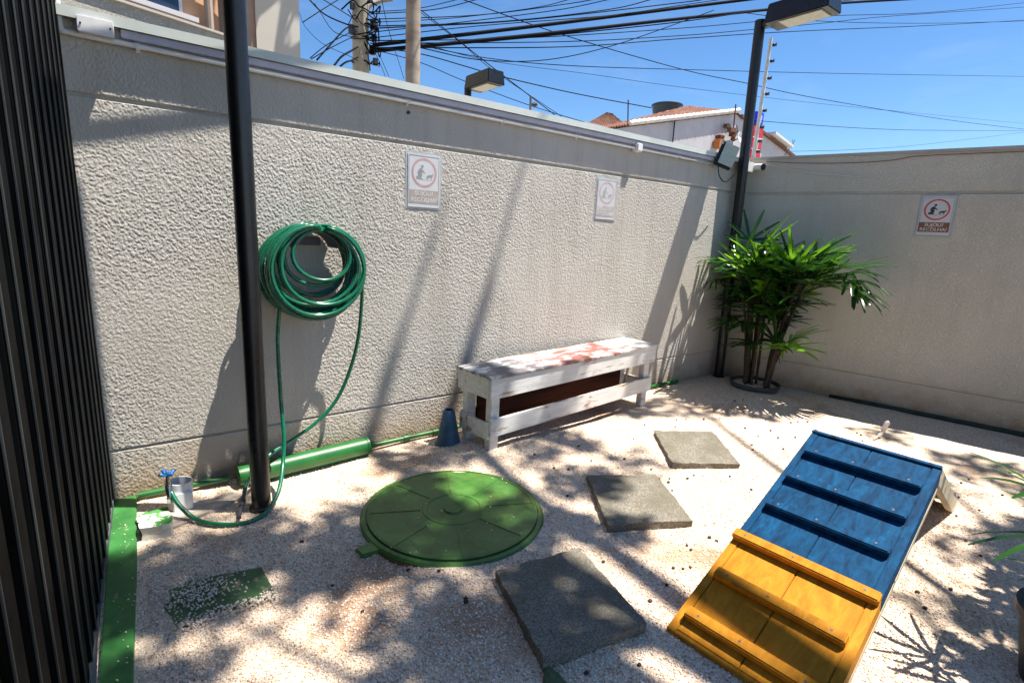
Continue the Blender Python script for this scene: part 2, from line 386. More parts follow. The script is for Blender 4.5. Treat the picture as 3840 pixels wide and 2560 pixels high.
for i in range(500):                                                    # pebbles heaped on the ragged edges of the green sheet
    x = random.gauss(.15, .09); y = random.gauss(2.23, .07)
    if x > 0: peb(x, y, .006, random.uniform(.003, .006))
for i in range(420):
    u_ = random.random(); x = .08+.34*u_+random.gauss(0, .012); y = 2.05+.01*math.sin(u_*30)+random.gauss(.0, .016); peb(x, y, .003, random.uniform(.003, .006))
for i in range(40): peb(random.uniform(-.11, -.03), random.uniform(1.5, 3.0), .032, random.uniform(.002, .005))
tag(obj('loose_gravel', bm, M_pebble, smooth=True), kind='stuff')
# fallen seeds
me = None; k = 0; random.seed(12)
spots = []
while len(spots) < 150:
    x, y = random.uniform(.5, 4.8), random.uniform(.4, 2.6)
    if x < 2 and random.random() < .5: continue
    if inmh(x, y, .02): continue
    spots.append((x, y))
bs = bmesh.new(); bmesh.ops.create_icosphere(bs, subdivisions=2, radius=.0078)
M_seed = plain('dark_seed', (.05, .018, .012), .6)
s0 = obj('fallen_seed', bs, M_seed, smooth=True)
for i, (x, y) in enumerate(spots):
    o = s0 if i == 0 else s0.copy()
    if i: sc.collection.objects.link(o)
    o.location = (x, y, gh(x, y)+.005); s = random.uniform(.7, 1.25); o.scale = (s*1.2, s, s*.8)
    tag(o, 'small dark round seed fallen on the white gravel', 'seed', 'dark seeds scattered over the gravel')

# ------------------------------------------------------------------ walls
def wall(name, P0, along, normal_out, L, top, mat, label, thick=.18):
    prof = [(0, -.3), (0, .278), (.011, .284), (.011, .293), (0, .299), (0, 1.993), (.016, 2.0), (.016, 2.014), (0, 2.02), (0, top), (thick, top), (thick, -.3)]
    bm = bmesh.new(); a = [bm.verts.new(P0+normal_out*d+Vector((0, 0, z))) for d, z in prof]
    b = [bm.verts.new(P0+along*L+normal_out*d+Vector((0, 0, z))) for d, z in prof]; n = len(a)
    for i in range(n): bm.faces.new((a[i], a[(i+1) % n], b[(i+1) % n], b[i]))
    bm.faces.new(a[::-1]); bm.faces.new(b); bmesh.ops.recalc_face_normals(bm, faces=bm.faces[:])
    r = thing(name, label, 'wall'); obj('masonry', bm, mat, r); return r
W1 = wall('perimeter_wall', Vector((-3, WALL_Y+.006, 0)), Vector((1, 0, 0)), Vector((0, 1, 0)), CORNER.x+3, 2.325, M_stucco,
          'long sunlit grey stucco wall with white metal coping behind the bench')
# the roller-textured coat of the sunlit face, true relief a few millimetres deep
def coat():
    xs = [-.45]; 
    while xs[-1] < CORNER.x-.002: xs.append(xs[-1]+0.0034+.0001*max(0, xs[-1]))
    xs[-1] = CORNER.x; zs = [-.05+.0039*i for i in range(610)]; zs[-1] = 2.324
    def pr(z):
        for a, b, d in ((.284, .296, .012), (1.998, 2.018, .018)):
            if a <= z <= b: return d
        return 0
    V = []; nn = noise.noise
    for x in xs:
        for z in zs:
            wx = .35*nn(Vector((x*22, z*22, 4)))
            a = nn(Vector((x*138+wx+z*27, z*104-x*12, .5+wx)))
            h = min(1, max(0, (a+.12)/.36)); h = h*h*(3-2*h)
            b = nn(Vector((x*200, z*190, 9)))
            sm = min(1, max(.65, .9+.6*nn(Vector((x*1.3, z*1.6, 7)))))
            V.append((x, WALL_Y-.001+pr(z)-(.0021*h*sm+.0004*b), z))
    m = len(zs); F_ = [(i*m+j, (i+1)*m+j, (i+1)*m+j+1, i*m+j+1) for i in range(len(xs)-1) for j in range(m-1)]
    me = bpy.data.meshes.new('stucco_coat'); me.from_pydata(V, [], F_); me.update()
    me.polygons.foreach_set('use_smooth', [True]*len(me.polygons)); return me
link('stucco_coat', coat(), M_coat, W1)
bm = bmesh.new(); y0 = WALL_Y-.062; x0, x1 = -3, CORNER.x-.004
cop = [(y0, 2.308), (y0, 2.352), (y0+.03, 2.360), (WALL_Y+.24, 2.375), (WALL_Y+.24, 2.33), (WALL_Y+.237, 2.33), (WALL_Y+.237, 2.371), (y0+.03, 2.356), (y0+.003, 2.349), (y0+.003, 2.308)]
a = [bm.verts.new((x0, y, z)) for y, z in cop]; b = [bm.verts.new((x1, y, z)) for y, z in cop]
for i in range(len(a)): bm.faces.new((a[i], a[(i+1) % len(a)], b[(i+1) % len(a)], b[i]))
bm.faces.new(a[::-1]); bm.faces.new(b); bmesh.ops.recalc_face_normals(bm, faces=bm.faces[:])
obj('coping', bm, M_coping, W1)
W2 = wall('boundary_wall', CORNER-T2*(-.0), -T2, N2, 7.5, 2.345, M_stucco2, 'shaded beige stucco wall behind the potted palm')
bm = bmesh.new(); a0 = CORNER-N2*.012+Vector((0, 0, 2.345)); prism(bm, [a0+T2*.1, a0-T2*7.5, a0-T2*7.5+N2*.21, a0+T2*.1+N2*.21], (0, 0, .028))
obj('coping', bm, M_smooth, W2)

# conduits under the coping
bm = bmesh.new(); box(bm, ((.12+4.9)/2, WALL_Y-.022, 2.292), (4.78, .04, .036))
tag(obj('cable_duct', bm, M_pvc, bevel=.004), 'grey-lilac square cable duct running just under the metal coping', 'cable duct')
C1 = thing('conduit_pipe', 'thin white electrical conduit pipe below the cable duct with an elbow', 'pipe')
bm = bmesh.new(); tube(bm, spline([(-.093, WALL_Y-.03, 2.9), (-.093, WALL_Y-.03, 2.5), (-.093, WALL_Y-.03, 2.29), (-.088, WALL_Y-.03, 2.262), (-.06, WALL_Y-.03, 2.253), (.3, WALL_Y-.03, 2.252)], 6)+[(4.95, WALL_Y-.03, 2.245)], .0115, 12); obj('tube', bm, M_pvcw, C1, smooth=True)
for x in (.18, 1.55, 2.28, 3.0, 4.3):
    bm = bmesh.new(); tube(bm, [(x-.008, WALL_Y-.03, 2.25), (x+.008, WALL_Y-.03, 2.25)], .0155, 12); box(bm, (x, WALL_Y-.008, 2.25), (.016, .016, .045)); obj('clip', bm, M_pvcw, C1)
J = thing('junction_box', 'large white junction box at the left end of the cable duct', 'junction box', (.03, WALL_Y-.04, 2.287))
obj('body', B((0, 0, 0), (.125, .08, .062)), M_pvc, J, bevel=.004); obj('lid', B((0, -.043, 0), (.13, .008, .066)), M_pvcw, J, bevel=.003)
bm = bmesh.new()
for s in (-1, 1): tube(bm, [(s*.052, -.046, 0), (s*.052, -.051, 0)], .004, 10)
obj('screw', bm, M_dark, J)
p = wy(1465, 337, WALL_Y-.04)
J = thing('junction_box', 'small white conduit box on the thin pipe near the second sign', 'junction box', (p.x, WALL_Y-.035, 2.252))
obj('body', B((0, .0, 0), (.075, .06, .07)), M_pvcw, J, bevel=.006); obj('lid', B((0, -.033, 0), (.06, .006, .055)), M_pvcw, J, bevel=.002)
for (x, y) in ((937, 259),):
    q = wy(x, y); bm = bmesh.new(); tube(bm, [(q.x, WALL_Y+.002, q.z), (q.x, WALL_Y-.012, q.z)], .01, 10)
    tag(obj('wall_plug', bm, M_dark), 'small dark plug hole in the upper band of the sunlit wall', 'wall plug')

# ------------------------------------------------------------------ black fence at left
F = thing('slat_fence', 'tall black vertical slat fence close at the left edge', 'fence')
fd = Vector((-.052, -1, 0)).normalized(); fp = Vector((-.125, 3.14, 0)); fn = Vector((1, -.052, 0)).normalized()
frot = Matrix((fn, -fd, Vector((0, 0, 1)))).transposed()
for i in range(24):
    c = fp+fd*(.05+.158*i)
    bm = bmesh.new(); box(bm, c+Vector((0, 0, 2.02)), (.045, .098, 3.9), frot)
    o = obj('slat', bm, M_slat, F, bevel=.004)
    obj('lit_edge', B(c+fn*.0245+fd*.043+Vector((0, 0, 2.02)), (.004, .008, 3.9), frot), M_litedge, F, bevel=.001)  # pale strip puts the light caught on each slat edge into colour
obj('backing_panel', B(fp+fd*1.9-fn*.045+Vector((0, 0, 2.0)), (.012, 3.84, 3.9), frot), M_dark, F)
obj('bottom_rail', B(fp+fd*1.9-fn*.004+Vector((0, 0, .052)), (.058, 3.84, .03), frot), M_rail, F)
obj('end_post', B(fp-fd*.028-fn*.005+Vector((0, 0, 2.0)), (.06, .05, 4.0), frot), M_slat, F, bevel=.003)

# ------------------------------------------------------------------ lamp posts
def lamp_head(root):                                                     # extends along -Y from the post top at z 0
    bm = bmesh.new()
    v = box(bm, (0.0, -.40, .085), (.27, .58, .17))
    for q in v:
        if q.co.z > .12: q.co.x *= .9; q.co.y = -.40+(q.co.y+.40)*.93
    obj('lamp_housing', bm, M_black, root, bevel=.008)
    obj('lamp_glass', B((0.0, -.43, -.004), (.2, .38, .010)), M_glass, root, bevel=.002)
    obj('bracket', B((0, -.08, .04), (.05, .13, .05)), M_black, root, bevel=.004)
def lamp_post(name, x, y, h, rad, label, lean=(0, 0), head=True):
    L = thing(name, label, 'lamp post', (x, y, 0), 0, 'black lamp posts with box heads')
    bm = bmesh.new(); tube(bm, [(0, 0, -.1), (lean[0], lean[1], h)], rad, 28); obj('pole', bm, M_black, L, smooth='auto')
    bm = bmesh.new(); lathe(bm, [(rad*1.02, 0), (rad*1.25, .0), (rad*1.25, .018), (rad*1.02, .024)], (0, 0, gh(x, y)-.002)); obj('base_collar', bm, M_black, L)
    if head:
        e = bpy.data.objects.new('lamp_head', None); sc.collection.objects.link(e); e.parent = L; e.location = (lean[0], lean[1], h-.09)
        lamp_head(e)
    return L
lamp_post('lamp_post', .519, 2.78, 3.45, .047, 'nearest black lamp post, rising out of the top of the photo beside the hose')
lp2 = lamp_post('lamp_post', 5.36, 3.125, 3.62, .05, 'tall black lamp post standing in the corner behind the palm', (-.10, 0))
q = gz(1075, 203, 3.40)
lamp_post('lamp_post', q.x, q.y, 3.43, .05, 'distant lamp post whose small box head shows above the coping')

# ------------------------------------------------------------------ wall signs
def poly2(bm, pts, fr, off):
    O, U, V, Nn = fr; vs_ = [bm.verts.new(O+U*x+V*y+Nn*off) for x, y in pts]; bm.faces.new(vs_)
def text_mesh(s, size, fr, x, y, off, mat, parent, width=None):
    cu = bpy.data.curves.new('lettering', 'FONT'); cu.body = s; cu.size = size; cu.align_x = 'CENTER'; cu.align_y = 'CENTER'; cu.offset = size*.015
    o = bpy.data.objects.new('tmp', cu); sc.collection.objects.link(o)
    bpy.context.view_layer.update(); dg = bpy.context.evaluated_depsgraph_get()
    me = bpy.data.meshes.new_from_object(o.evaluated_get(dg)); bpy.data.objects.remove(o)
    O, U, V, Nn = fr; wd = max(v.co.x for v in me.vertices)-min(v.co.x for v in me.vertices); k = width/wd if width else 1
    for v in me.vertices: v.co = O+U*(x+v.co.x*k)+V*(y+v.co.y)+Nn*off
    me.materials.clear(); return link('lettering', me, mat, parent)
def sign(label, O, U, V, Nn, W, H, fade):
    S = thing('wall_sign', label, 'sign', (0, 0, 0), 0, 'dog mess signs taped to the walls')
    fr = (Vector(O), Vector(U), Vector(V), Vector(Nn))
    def c(a): return tuple(x*(1-fade)+y*fade for x, y in zip(a, (.62, .62, .62)))
    pm = plain('sign_paper', (.62, .62, .63), .3, var=.05, bmp=.3, bscale=8, coat=.5)
    ring = plain('sign_ring', c((.55, .09, .05)), .5, bmp=0); band = plain('sign_band', c((.20, .085, .05)), .5, bmp=0)
    fig = plain('sign_figure', c((.03, .035, .03)), .5, bmp=0); wh = plain('sign_lettering', (.68, .66, .62), .5, bmp=0)
    pl = plain('sign_plastic', (.45, .46, .48), .2, var=.15, bmp=.3, bscale=8, coat=1)
    bm = bmesh.new(); n = 14; g = [[None]*(n+1) for _ in range(n+1)]; random.seed(int(O[0]*100))
    for i in range(n+1):
        for j in range(n+1):
            x, y = -W/2+W*i/n, -H/2+H*j/n; b_ = .0022*noise.noise(Vector((x*30, y*30, O[0]*7)))
            g[i][j] = bm.verts.new(fr[0]+fr[1]*x+fr[2]*y+fr[3]*(.004+b_))
    for i in range(n):
        for j in range(n): bm.faces.new((g[i][j], g[i+1][j], g[i+1][j+1], g[i][j+1]))
    obj('plastic_sleeve', bm, pl, S, smooth=True)
    k = W/.235
    def rect(nm, x0, x1, y0, y1, off, m):
        bm = bmesh.new(); prism(bm, [fr[0]+fr[1]*a+fr[2]*b_+fr[3]*off for a, b_ in ((x0, y0), (x1, y0), (x1, y1), (x0, y1))], fr[3]*.001); obj(nm, bm, m, S)
    rect('paper', -.104*k, .104*k, -.150*k, .150*k, .0066, pm)
    rect('frame_line', -.098*k, -.0965*k, -.06*k, .140*k, .0078, fig); rect('frame_line', .0965*k, .098*k, -.06*k, .140*k, .0078, fig)
    rect('frame_line', -.0965*k, .0965*k, .1385*k, .140*k, .0078, fig)
    cx, cy_, r1, r2 = 0, .046*k, .082*k, .070*k
    bm = bmesh.new(); m_ = 48; a = [[bm.verts.new(fr[0]+fr[1]*(cx+r*math.cos(6.2832*i/m_))+fr[2]*(cy_+r*math.sin(6.2832*i/m_))+fr[3]*.0082) for i in range(m_)] for r in (r1, r2)]
    for i in range(m_): bm.faces.new((a[0][i], a[0][(i+1) % m_], a[1][(i+1) % m_], a[1][i]))
    obj('ring', bm, ring, S)
    bm = bmesh.new()
    P_ = [(-.05, .012), (-.052, .022), (-.036, .03), (-.044, .045), (-.034, .066), (-.018, .072), (-.008, .06), (.006, .046), (.004, .042), (-.012, .05), (-.018, .046), (-.012, .032), (-.02, .014), (-.008, .012), (-.01, .008), (-.05, .008)]
    poly2(bm, [(x*k, y*k) for x, y in P_], fr, .0082)
    poly2(bm, [(k*(-.013+.0095*math.cos(t_*.7)), k*(.081+.0095*math.sin(t_*.7))) for t_ in range(9)], fr, .0082)
    dog = [(.012, .018), (.018, .03), (.03, .036), (.05, .038), (.058, .046), (.062, .04), (.056, .03), (.05, .024), (.05, .01), (.046, .01), (.044, .022), (.028, .022), (.024, .01), (.02, .01), (.02, .022)]
    poly2(bm, [(x*k, y*k) for x, y in dog], fr, .0082)
    poly2(bm, [(x*k, y*k) for x, y in [(-.012, .008), (.05, .008), (.05, .0065), (-.012, .0065)]], fr, .0082)
    obj('pictogram', bm, fig, S)
    rect('text_band', -.098*k, .098*k, -.128*k, -.052*k, .0078, band)
    text_mesh('SUJOU?', .034*k, fr, 0, -.073*k, .0095, wh, S, .118*k); text_mesh('RECOLHA!', .034*k, fr, 0, -.108*k, .0095, wh, S, .168*k)
UX, UZ = Vector((1, 0, 0)), Vector((0, 0, 1))
sign('faded dog mess sign with pale orange ring, left on the sunlit wall', (1.678, WALL_Y, 1.79), UX, UZ, Vector((0, -1, 0)), .262, .36, .5)
sign('most bleached dog mess sign, right above the far end of the bench', (3.405, WALL_Y, 1.80), UX, UZ, Vector((0, -1, 0)), .262, .36, .7)
s3 = (w2(2159, 447)+w2(2141, 543)+w2(2202, 447)+w2(2098, 542))/4
sign('fresh red ringed dog mess sign on the shaded wall', s3, -T2, UZ, -N2, .262, .365, .0)

# ------------------------------------------------------------------ hose
HY = 3.06
hose_c = Vector((.915, HY, 1.22))
H = thing('garden_hose', 'green garden hose coiled on the sunlit wall and trailing to the tap', 'hose', (0, 0, 0))
random.seed(7)
bm = bmesh.new()
# one continuous hose wound in hanging loops of different size
tops = (.915, 1.475); pts = []
loops = [(.285, .262, 0, 0, .00), (.275, .262, -.006, .006, .01), (.262, .262, .008, .00, .02), (.27, .25, -.012, .0, .03), (.25, .245, .02, .004, .015), (.235, .255, -.02, .008, .035),
         (.225, .238, .03, -.002, .02), (.255, .225, -.015, -.004, .045), (.215, .215, .018, .002, .04), (.235, .20, -.008, -.01, .055), (.195, .175, .02, -.014, .045), (.165, .135, .03, -.02, .03),
         (.165, .14, .018, -.012, .03), (.245, .25, -.03, .01, .05), (.20, .19, .012, -.006, .03), (.26, .235, .02, .004, .065), (.21, .225, -.01, 0, .06), (.28, .268, .0, .002, -.02), (.23, .21, .028, -.006, .07), (.272, .255, .01, .006, -.03), (.26, .265, -.01, .0, -.035), (.24, .24, .01, .0, -.02)]
PTS = []
for li, (a, b_, dx, dz, dy) in enumerate(loops):
    n_ = 40; tilt = random.uniform(-.12, .12)
    nxt = loops[(li+1) % len(loops)] if li+1 < len(loops) else loops[li]
    for i in range(n_):
        t_ = i/n_; f = t_; A = a*(1-f)+nxt[0]*f; Bv = b_*(1-f)+nxt[1]*f; DX = dx*(1-f)+nxt[2]*f; DZ = dz*(1-f)+nxt[3]*f; DY = dy*(1-f)+nxt[4]*f
        th = math.pi/2+2*math.pi*t_
        x = A*math.cos(th); z = Bv*math.sin(th)
        wob = .006*noise.noise(Vector((th*.6, li*3.1, 0)))
        yy = min(3.205, HY+.115-.225*((li*7) % 20)/19-DY*.4*(.55-.45*math.sin(th))-.02*(1-math.sin(th))*.5+tilt*x*.2)
        PTS.append(Vector((.903+(DX+x)*.955+wob, yy, 1.472+DZ-b_*0-Bv+z+wob)))
tube(bm, PTS, .0112, 10)
obj('coil', bm, M_hose, H, smooth=True)
g_ = lambda x, y, z=.01: Vector((*gz(x, y, z)[:2], z+.004))
tap = Vector((.128, 2.95, .16))
s1 = [wy(645, 690, HY), wy(640, 730, HY), wy(638, 796, 3.08), wy(645, 918, 3.06), wy(652, 1000, 3.0), wy(650, 1060, 2.93), wy(642, 1120, 2.80), g_(622, 1165, .03), g_(590, 1192, .012), g_(550, 1204, .012), g_(500, 1205, .012), wy(450, 1192, 2.80), wy(412, 1160, 2.87), wy(393, 1130, 2.92), Vector((.133, 2.925, .125))]
bm = bmesh.new(); tube(bm, spline(s1, 8), .0112, 10); obj('supply_strand', bm, M_hose, H, smooth=True)
s2 = [wy(818, 600, HY), wy(830, 640, HY), wy(831, 690, 3.08), wy(822, 780, 3.1), wy(800, 860, 3.12), wy(768, 925, 3.13), wy(720, 975, 3.13), wy(670, 1010, 3.12), wy(618, 1045, 3.05), wy(590, 1080, 2.98), wy(567, 1110, 2.9), wy(560, 1140, 2.84)]
bm = bmesh.new(); tube(bm, spline(s2, 8), .0112, 10); obj('free_strand', bm, M_hose, H, smooth=True)
bm = bmesh.new(); a = wy(560, 1138, 2.84); b = g_(549, 1190, .02); d = (b-a)
tube(bm, [a, a+d*.2, a+d*.22, a+d*.5, a+d*.52, a+d*.95, b], [.011, .013, .017, .015, .010, .008, .012], 14); obj('nozzle', bm, plain('nozzle_grey', (.06, .06, .08), .35), H, smooth='auto')
HG = thing('hose_hanger', 'dark grey half-drum hose hanger on the wall inside the hose coil', 'hanger', (.915, WALL_Y, 1.335))
bm = bmesh.new(); arc = [(math.sin(R(-80+10*i)), math.cos(R(-80+10*i))) for i in range(17)]
prism(bm, [(.132*x, -.005, .110*z) for x, z in arc]+[(.126*x, -.005, .104*z) for x, z in arc[::-1]], (0, -.20, 0)); obj('drum', bm, M_rail, HG)
obj('back_plate', B((0, -.004, .05), (.17, .008, .05)), M_rail, HG, bevel=.003)

# tap on its white stub
T = thing('garden_tap', 'small chrome garden tap with blue star handle', 'tap', (.128, 2.955, -.06)); T.scale = (1.35, 1.35, 1.35)
bm = bmesh.new(); tube(bm, [(0, .035, .165), (0, .0, .165), (0, -.02, .158), (0, -.03, .135), (0, -.03, .118)], [.011, .012, .012, .010, .010], 14); tube(bm, [(0, -.006, .165), (0, -.006, .205)], [.010, .006], 12)
tube(bm, [(0, -.03, .128), (0, -.03, .112)], .0135, 6); obj('body', bm, M_steel, T, smooth='auto')
bm = bmesh.new()
for k_ in range(4):
    a_ = k_*math.pi/2+.5; tube(bm, [(0, -.006, .208), (.016*math.cos(a_), -.006+.016*math.sin(a_), .212), (.028*math.cos(a_), -.006+.028*math.sin(a_), .222)], [.005, .005, .007], 8)
tube(bm, [(0, -.006, .2), (0, -.006, .228)], .006, 10)
obj('handle', bm, M_blueh, T, smooth=True)
ST = thing('pipe_stub', 'short white cut plastic pipe standing under the tap', 'pipe stub', (.172, 3.0, 0))
bm = bmesh.new(); lathe(bm, [(.056, -.05), (.056, .155), (.050, .155), (.050, -.05)], seg=40, cap=False)
bmesh.ops.rotate(bm, verts=bm.verts, cent=(0, 0, 0), matrix=Matrix.Rotation(R(4), 3, 'Y')); obj('tube', bm, M_pvcw, ST, smooth='auto')
bm = bmesh.new(); box(bm, (.01, -.052, .05), (.09, .02, .13)); obj('side_tab', bm, M_pvcw, ST, bevel=.006)
BL = thing('concrete_block', 'broken white concrete block splashed with green paint by the kerb', 'block', (.05, 2.86, 0))
bm = bmesh.new()
prism(bm, [(-.055, -.1, -.02), (.06, -.125, -.02), (.085, -.02, -.02), (.06, .09, -.02), (-.06, .085, -.02)], (0, 0, .085))
bmesh.ops.subdivide_edges(bm, edges=bm.edges[:], cuts=3, use_grid_fill=True)
for v in bm.verts:
    v.co += Vector((noise.noise(v.co*18), noise.noise(v.co*18+Vector((9, 0, 0))), noise.noise(v.co*18+Vector((0, 9, 0)))))*.014
    if v.co.z > .03 and v.co.y > -.03: v.co.z -= .018
mb, t, b = newmat('green_splashed_concrete'); g__ = t.nodes.new('ShaderNodeNewGeometry'); sp__ = t.nodes.new('ShaderNodeSeparateXYZ'); t.links.new(g__.outputs['Normal'], sp__.inputs[0])
f_ = ramp(t, math_(t, 'ADD', noi(t, 9, 4, .6), math_(t, 'MULTIPLY', sp__.outputs[2], .14)), [(.63, (0, 0, 0)), (.66, (1, 1, 1))])
t.links.new(mix(t, f_, (.62, .58, .52), (.05, .24, .05)), b.inputs['Base Color']); b.inputs['Roughness'].default_value = .8; bump(t, b, noi(t, 60, 4, .6), .5, .004)
obj('body', bm, mb, BL)
bm = bmesh.new(); random.seed(9)
prism(bm, [(.10, 2.80, -.02), (.30, 2.86, -.02), (.46, 2.92, -.02), (.44, 3.02, -.02), (.26, 2.99, -.02), (.12, 2.97, -.02)], (0, 0, .034))
bmesh.ops.subdivide_edges(bm, edges=bm.edges[:], cuts=5, use_grid_fill=True)
for v in bm.verts: v.co += Vector((noise.noise(v.co*14), noise.noise(v.co*14+Vector((9, 0, 0))), .7*noise.noise(v.co*20+Vector((0, 9, 0)))))*.018
tag(obj('rubble_patch', bm, plain('pale_mortar', (.55, .46, .38), .95, var=.4, scale=22, bmp=.9)), 'rough patch of pale mortar rubble between tap and lamp post', 'rubble')

# green pipes along the wall foot
P = thing('drain_pipe', 'thick green painted drain pipe lying along the wall behind the lamp post', 'pipe')
A_, B_ = Vector((.465, 3.10, .062)), Vector((1.235, 3.145, .062))
bm = bmesh.new(); tube(bm, [A_, B_], .058, 36); obj('tube', bm, M_gpipe, P, smooth='auto')
bm = bmesh.new(); tube(bm, [B_-(B_-A_).normalized()*.004, B_+(B_-A_).normalized()*.012], .061, 36); obj('end_cap', bm, M_gpipe, P, smooth='auto')
P = thing('water_pipe', 'thin green painted water pipe running along the foot of the sunlit wall', 'pipe')
bm = bmesh.new(); tube(bm, [(.0, 3.2, .03), (.2, 3.19, .03), (.43, 3.17, .03)], .018, 14); tube(bm, [(1.24, 3.19, .035), (1.95, 3.195, .035), (2.6, 3.2, .03), (4.7, 3.2, .02)], .017, 14); obj('tube', bm, M_gpipe, P, smooth='auto')
for x in (1.3, 1.55, 1.78):
    bm = bmesh.new(); tube(bm, [(x-.022, 3.192, .035), (x+.022, 3.192, .035)], .022, 14); obj('coupling', bm, M_gpipe, P, smooth='auto')
# dark pipe along wall 2
a, b = w2(1905, 905, .03), w2(2500, 1040, .03)
bm = bmesh.new(); a.z = b.z = .02; m_ = (a+b)/2; tube(bm, [a+Vector((0, 0, -.01)), a*.8+b*.2, m_, b], .02, 12)
tag(obj('garden_pipe', bm, plain('dark_green_pipe', (.02, .03, .02), .6, var=.5, scale=9, bmp=.3), smooth=True), 'dark green dirty pipe lying along the foot of the shaded wall', 'pipe')

# ------------------------------------------------------------------ manhole cover
MHo = thing('manhole_cover', 'round green painted manhole cover set in the gravel', 'manhole cover', (MH.x, MH.y, -.012))
def mhmat():
    m, t, b = newmat('green_manhole_paint'); c = ramp(t, noi(t, 6, 6, .65), [(.3, (.03, .10, .018)), (.5, (.06, .17, .032)), (.72, (.11, .25, .05))])
    c = mix(t, ramp(t, noi(t, 38, 4, .7), [(.62, (0, 0, 0)), (.70, (.6, .6, .6))]), c, (.28, .25, .16))
    c = mix(t, ramp(t, noi(t, 3.2, 6, .7), [(.5, (0, 0, 0)), (.68, (.7, .7, .7))]), c, (.075, .085, .02))
    t.links.new(c, b.inputs['Base Color']); b.inputs['Roughness'].default_value = .38; bump(t, b, noi(t, 30, 5, .6), .35, .004); return m
M_mh = mhmat()
bm = bmesh.new(); lathe(bm, [(MHR+.0, -.1), (MHR+.0, .012), (MHR-.010, .022), (MHR-.03, .024), (MHR-.03, -.1)], seg=72, cap=False); obj('outer_ring', bm, M_mh, MHo, smooth='auto')
bm = bmesh.new(); lathe(bm, [(MHR-.036, -.05), (MHR-.036, .032), (MHR-.05, .034), (MHR-.05, .031), (.17, .031), (.165, .035), (.145, .035), (.14, .030), (.055, .026), (.05, .034), (.0001, .036)], seg=72, cap=False)
obj('lid', bm, M_mh, MHo, smooth='auto')
for k_ in range(8):
    a_ = k_*math.pi/4+.35; d = Vector((math.cos(a_), math.sin(a_), 0)); bm = bmesh.new()
    span(bm, d*.175+Vector((0, 0, .032)), d*(MHR-.055)+Vector((0, 0, .031)), .010, .005); obj('rib', bm, M_mh, MHo, bevel=.002)
bm = bmesh.new(); prism(bm, [(-.46, -.12, -.03), (-.555, -.115, -.03), (-.565, -.045, -.03), (-.47, -.03, -.03)], (0, 0, .046)); obj('tab', bm, M_mh, MHo, bevel=.006)
bm = bmesh.new(); lathe(bm, [(MHR+.008, -.1), (MHR+.008, -.004), (MHR+.001, .004), (MHR+.001, -.1)], seg=64, cap=False)
for v in bm.verts: v.co += Vector((noise.noise(v.co*12), noise.noise(v.co*12+Vector((5, 5, 5))), .6*noise.noise(v.co*9)))*.012
obj('brick_rim', bm, M_brick, MHo)
# green sheet half buried
bm = bmesh.new(); c_ = [gz(350, 1345), gz(600, 1298), gz(634, 1362), gz(408, 1440)]
n_ = 14; gg = [[None]*(n_+1) for _ in range(n_+1)]
for i in range(n_+1):
    for j in range(n_+1):
        u_, v_ = i/n_, j/n_; p_ = (c_[0]*(1-u_)+c_[1]*u_)*(1-v_)+(c_[3]*(1-u_)+c_[2]*u_)*v_
        gg[i][j] = bm.verts.new((p_.x, p_.y, -.006+.002*noise.noise(p_*9)))
for i in range(n_):
    for j in range(n_): bm.faces.new((gg[i][j], gg[i+1][j], gg[i+1][j+1], gg[i][j+1]))
e = bmesh.ops.extrude_face_region(bm, geom=bm.faces[:]); bmesh.ops.translate(bm, verts=[v for v in e['geom'] if isinstance(v, bmesh.types.BMVert)], vec=(0, 0, -.02)); bmesh.ops.recalc_face_normals(bm, faces=bm.faces[:])
tag(obj('inspection_cover', bm, wornpaint('old_green_paint', (.05, .14, .055), .56)), 'square green inspection cover half buried in the gravel', 'inspection cover')

# ------------------------------------------------------------------ stepping slabs
def slab(label, pix, z=.035, mat=M_slab, grp='concrete stepping slabs', inset=0):
    c = [gz(x, y, z) for x, y in pix]; ctr = sum(c, Vector())/4
    S = thing('stepping_slab', label, 'stepping slab', (ctr.x, ctr.y, 0), 0, grp)
    bm = bmesh.new(); prism(bm, [Vector((p.x-ctr.x, p.y-ctr.y, -.03)) for p in c], (0, 0, z+.03))
    bmesh.ops.subdivide_edges(bm, edges=bm.edges[:], cuts=14, use_grid_fill=True)
    for v in bm.verts: v.co += Vector((noise.noise(v.co*22+ctr), noise.noise(v.co*22+ctr+Vector((7, 0, 0))), .5*noise.noise(v.co*16+ctr)))*.010
    obj('slab_body', bm, mat, S, smooth='auto')
slab('nearest grey concrete slab, below the manhole cover', [(1140, 1310), (1330, 1257), (1487, 1430), (1250, 1515)], .045)
slab('middle grey concrete slab of the three, right of the manhole cover', [(1348, 1090), (1507, 1090), (1592, 1195), (1397, 1203)], .04)
slab('farthest grey concrete slab, in front of the bench end', [(1502, 988), (1637, 990), (1700, 1065), (1545, 1063)], .04)
slab('mossy green slab corner at the bottom edge below the nearest slab', [(1252, 1519), (1330, 1590), (1330, 1680), (1248, 1680)], .012, M_moss)

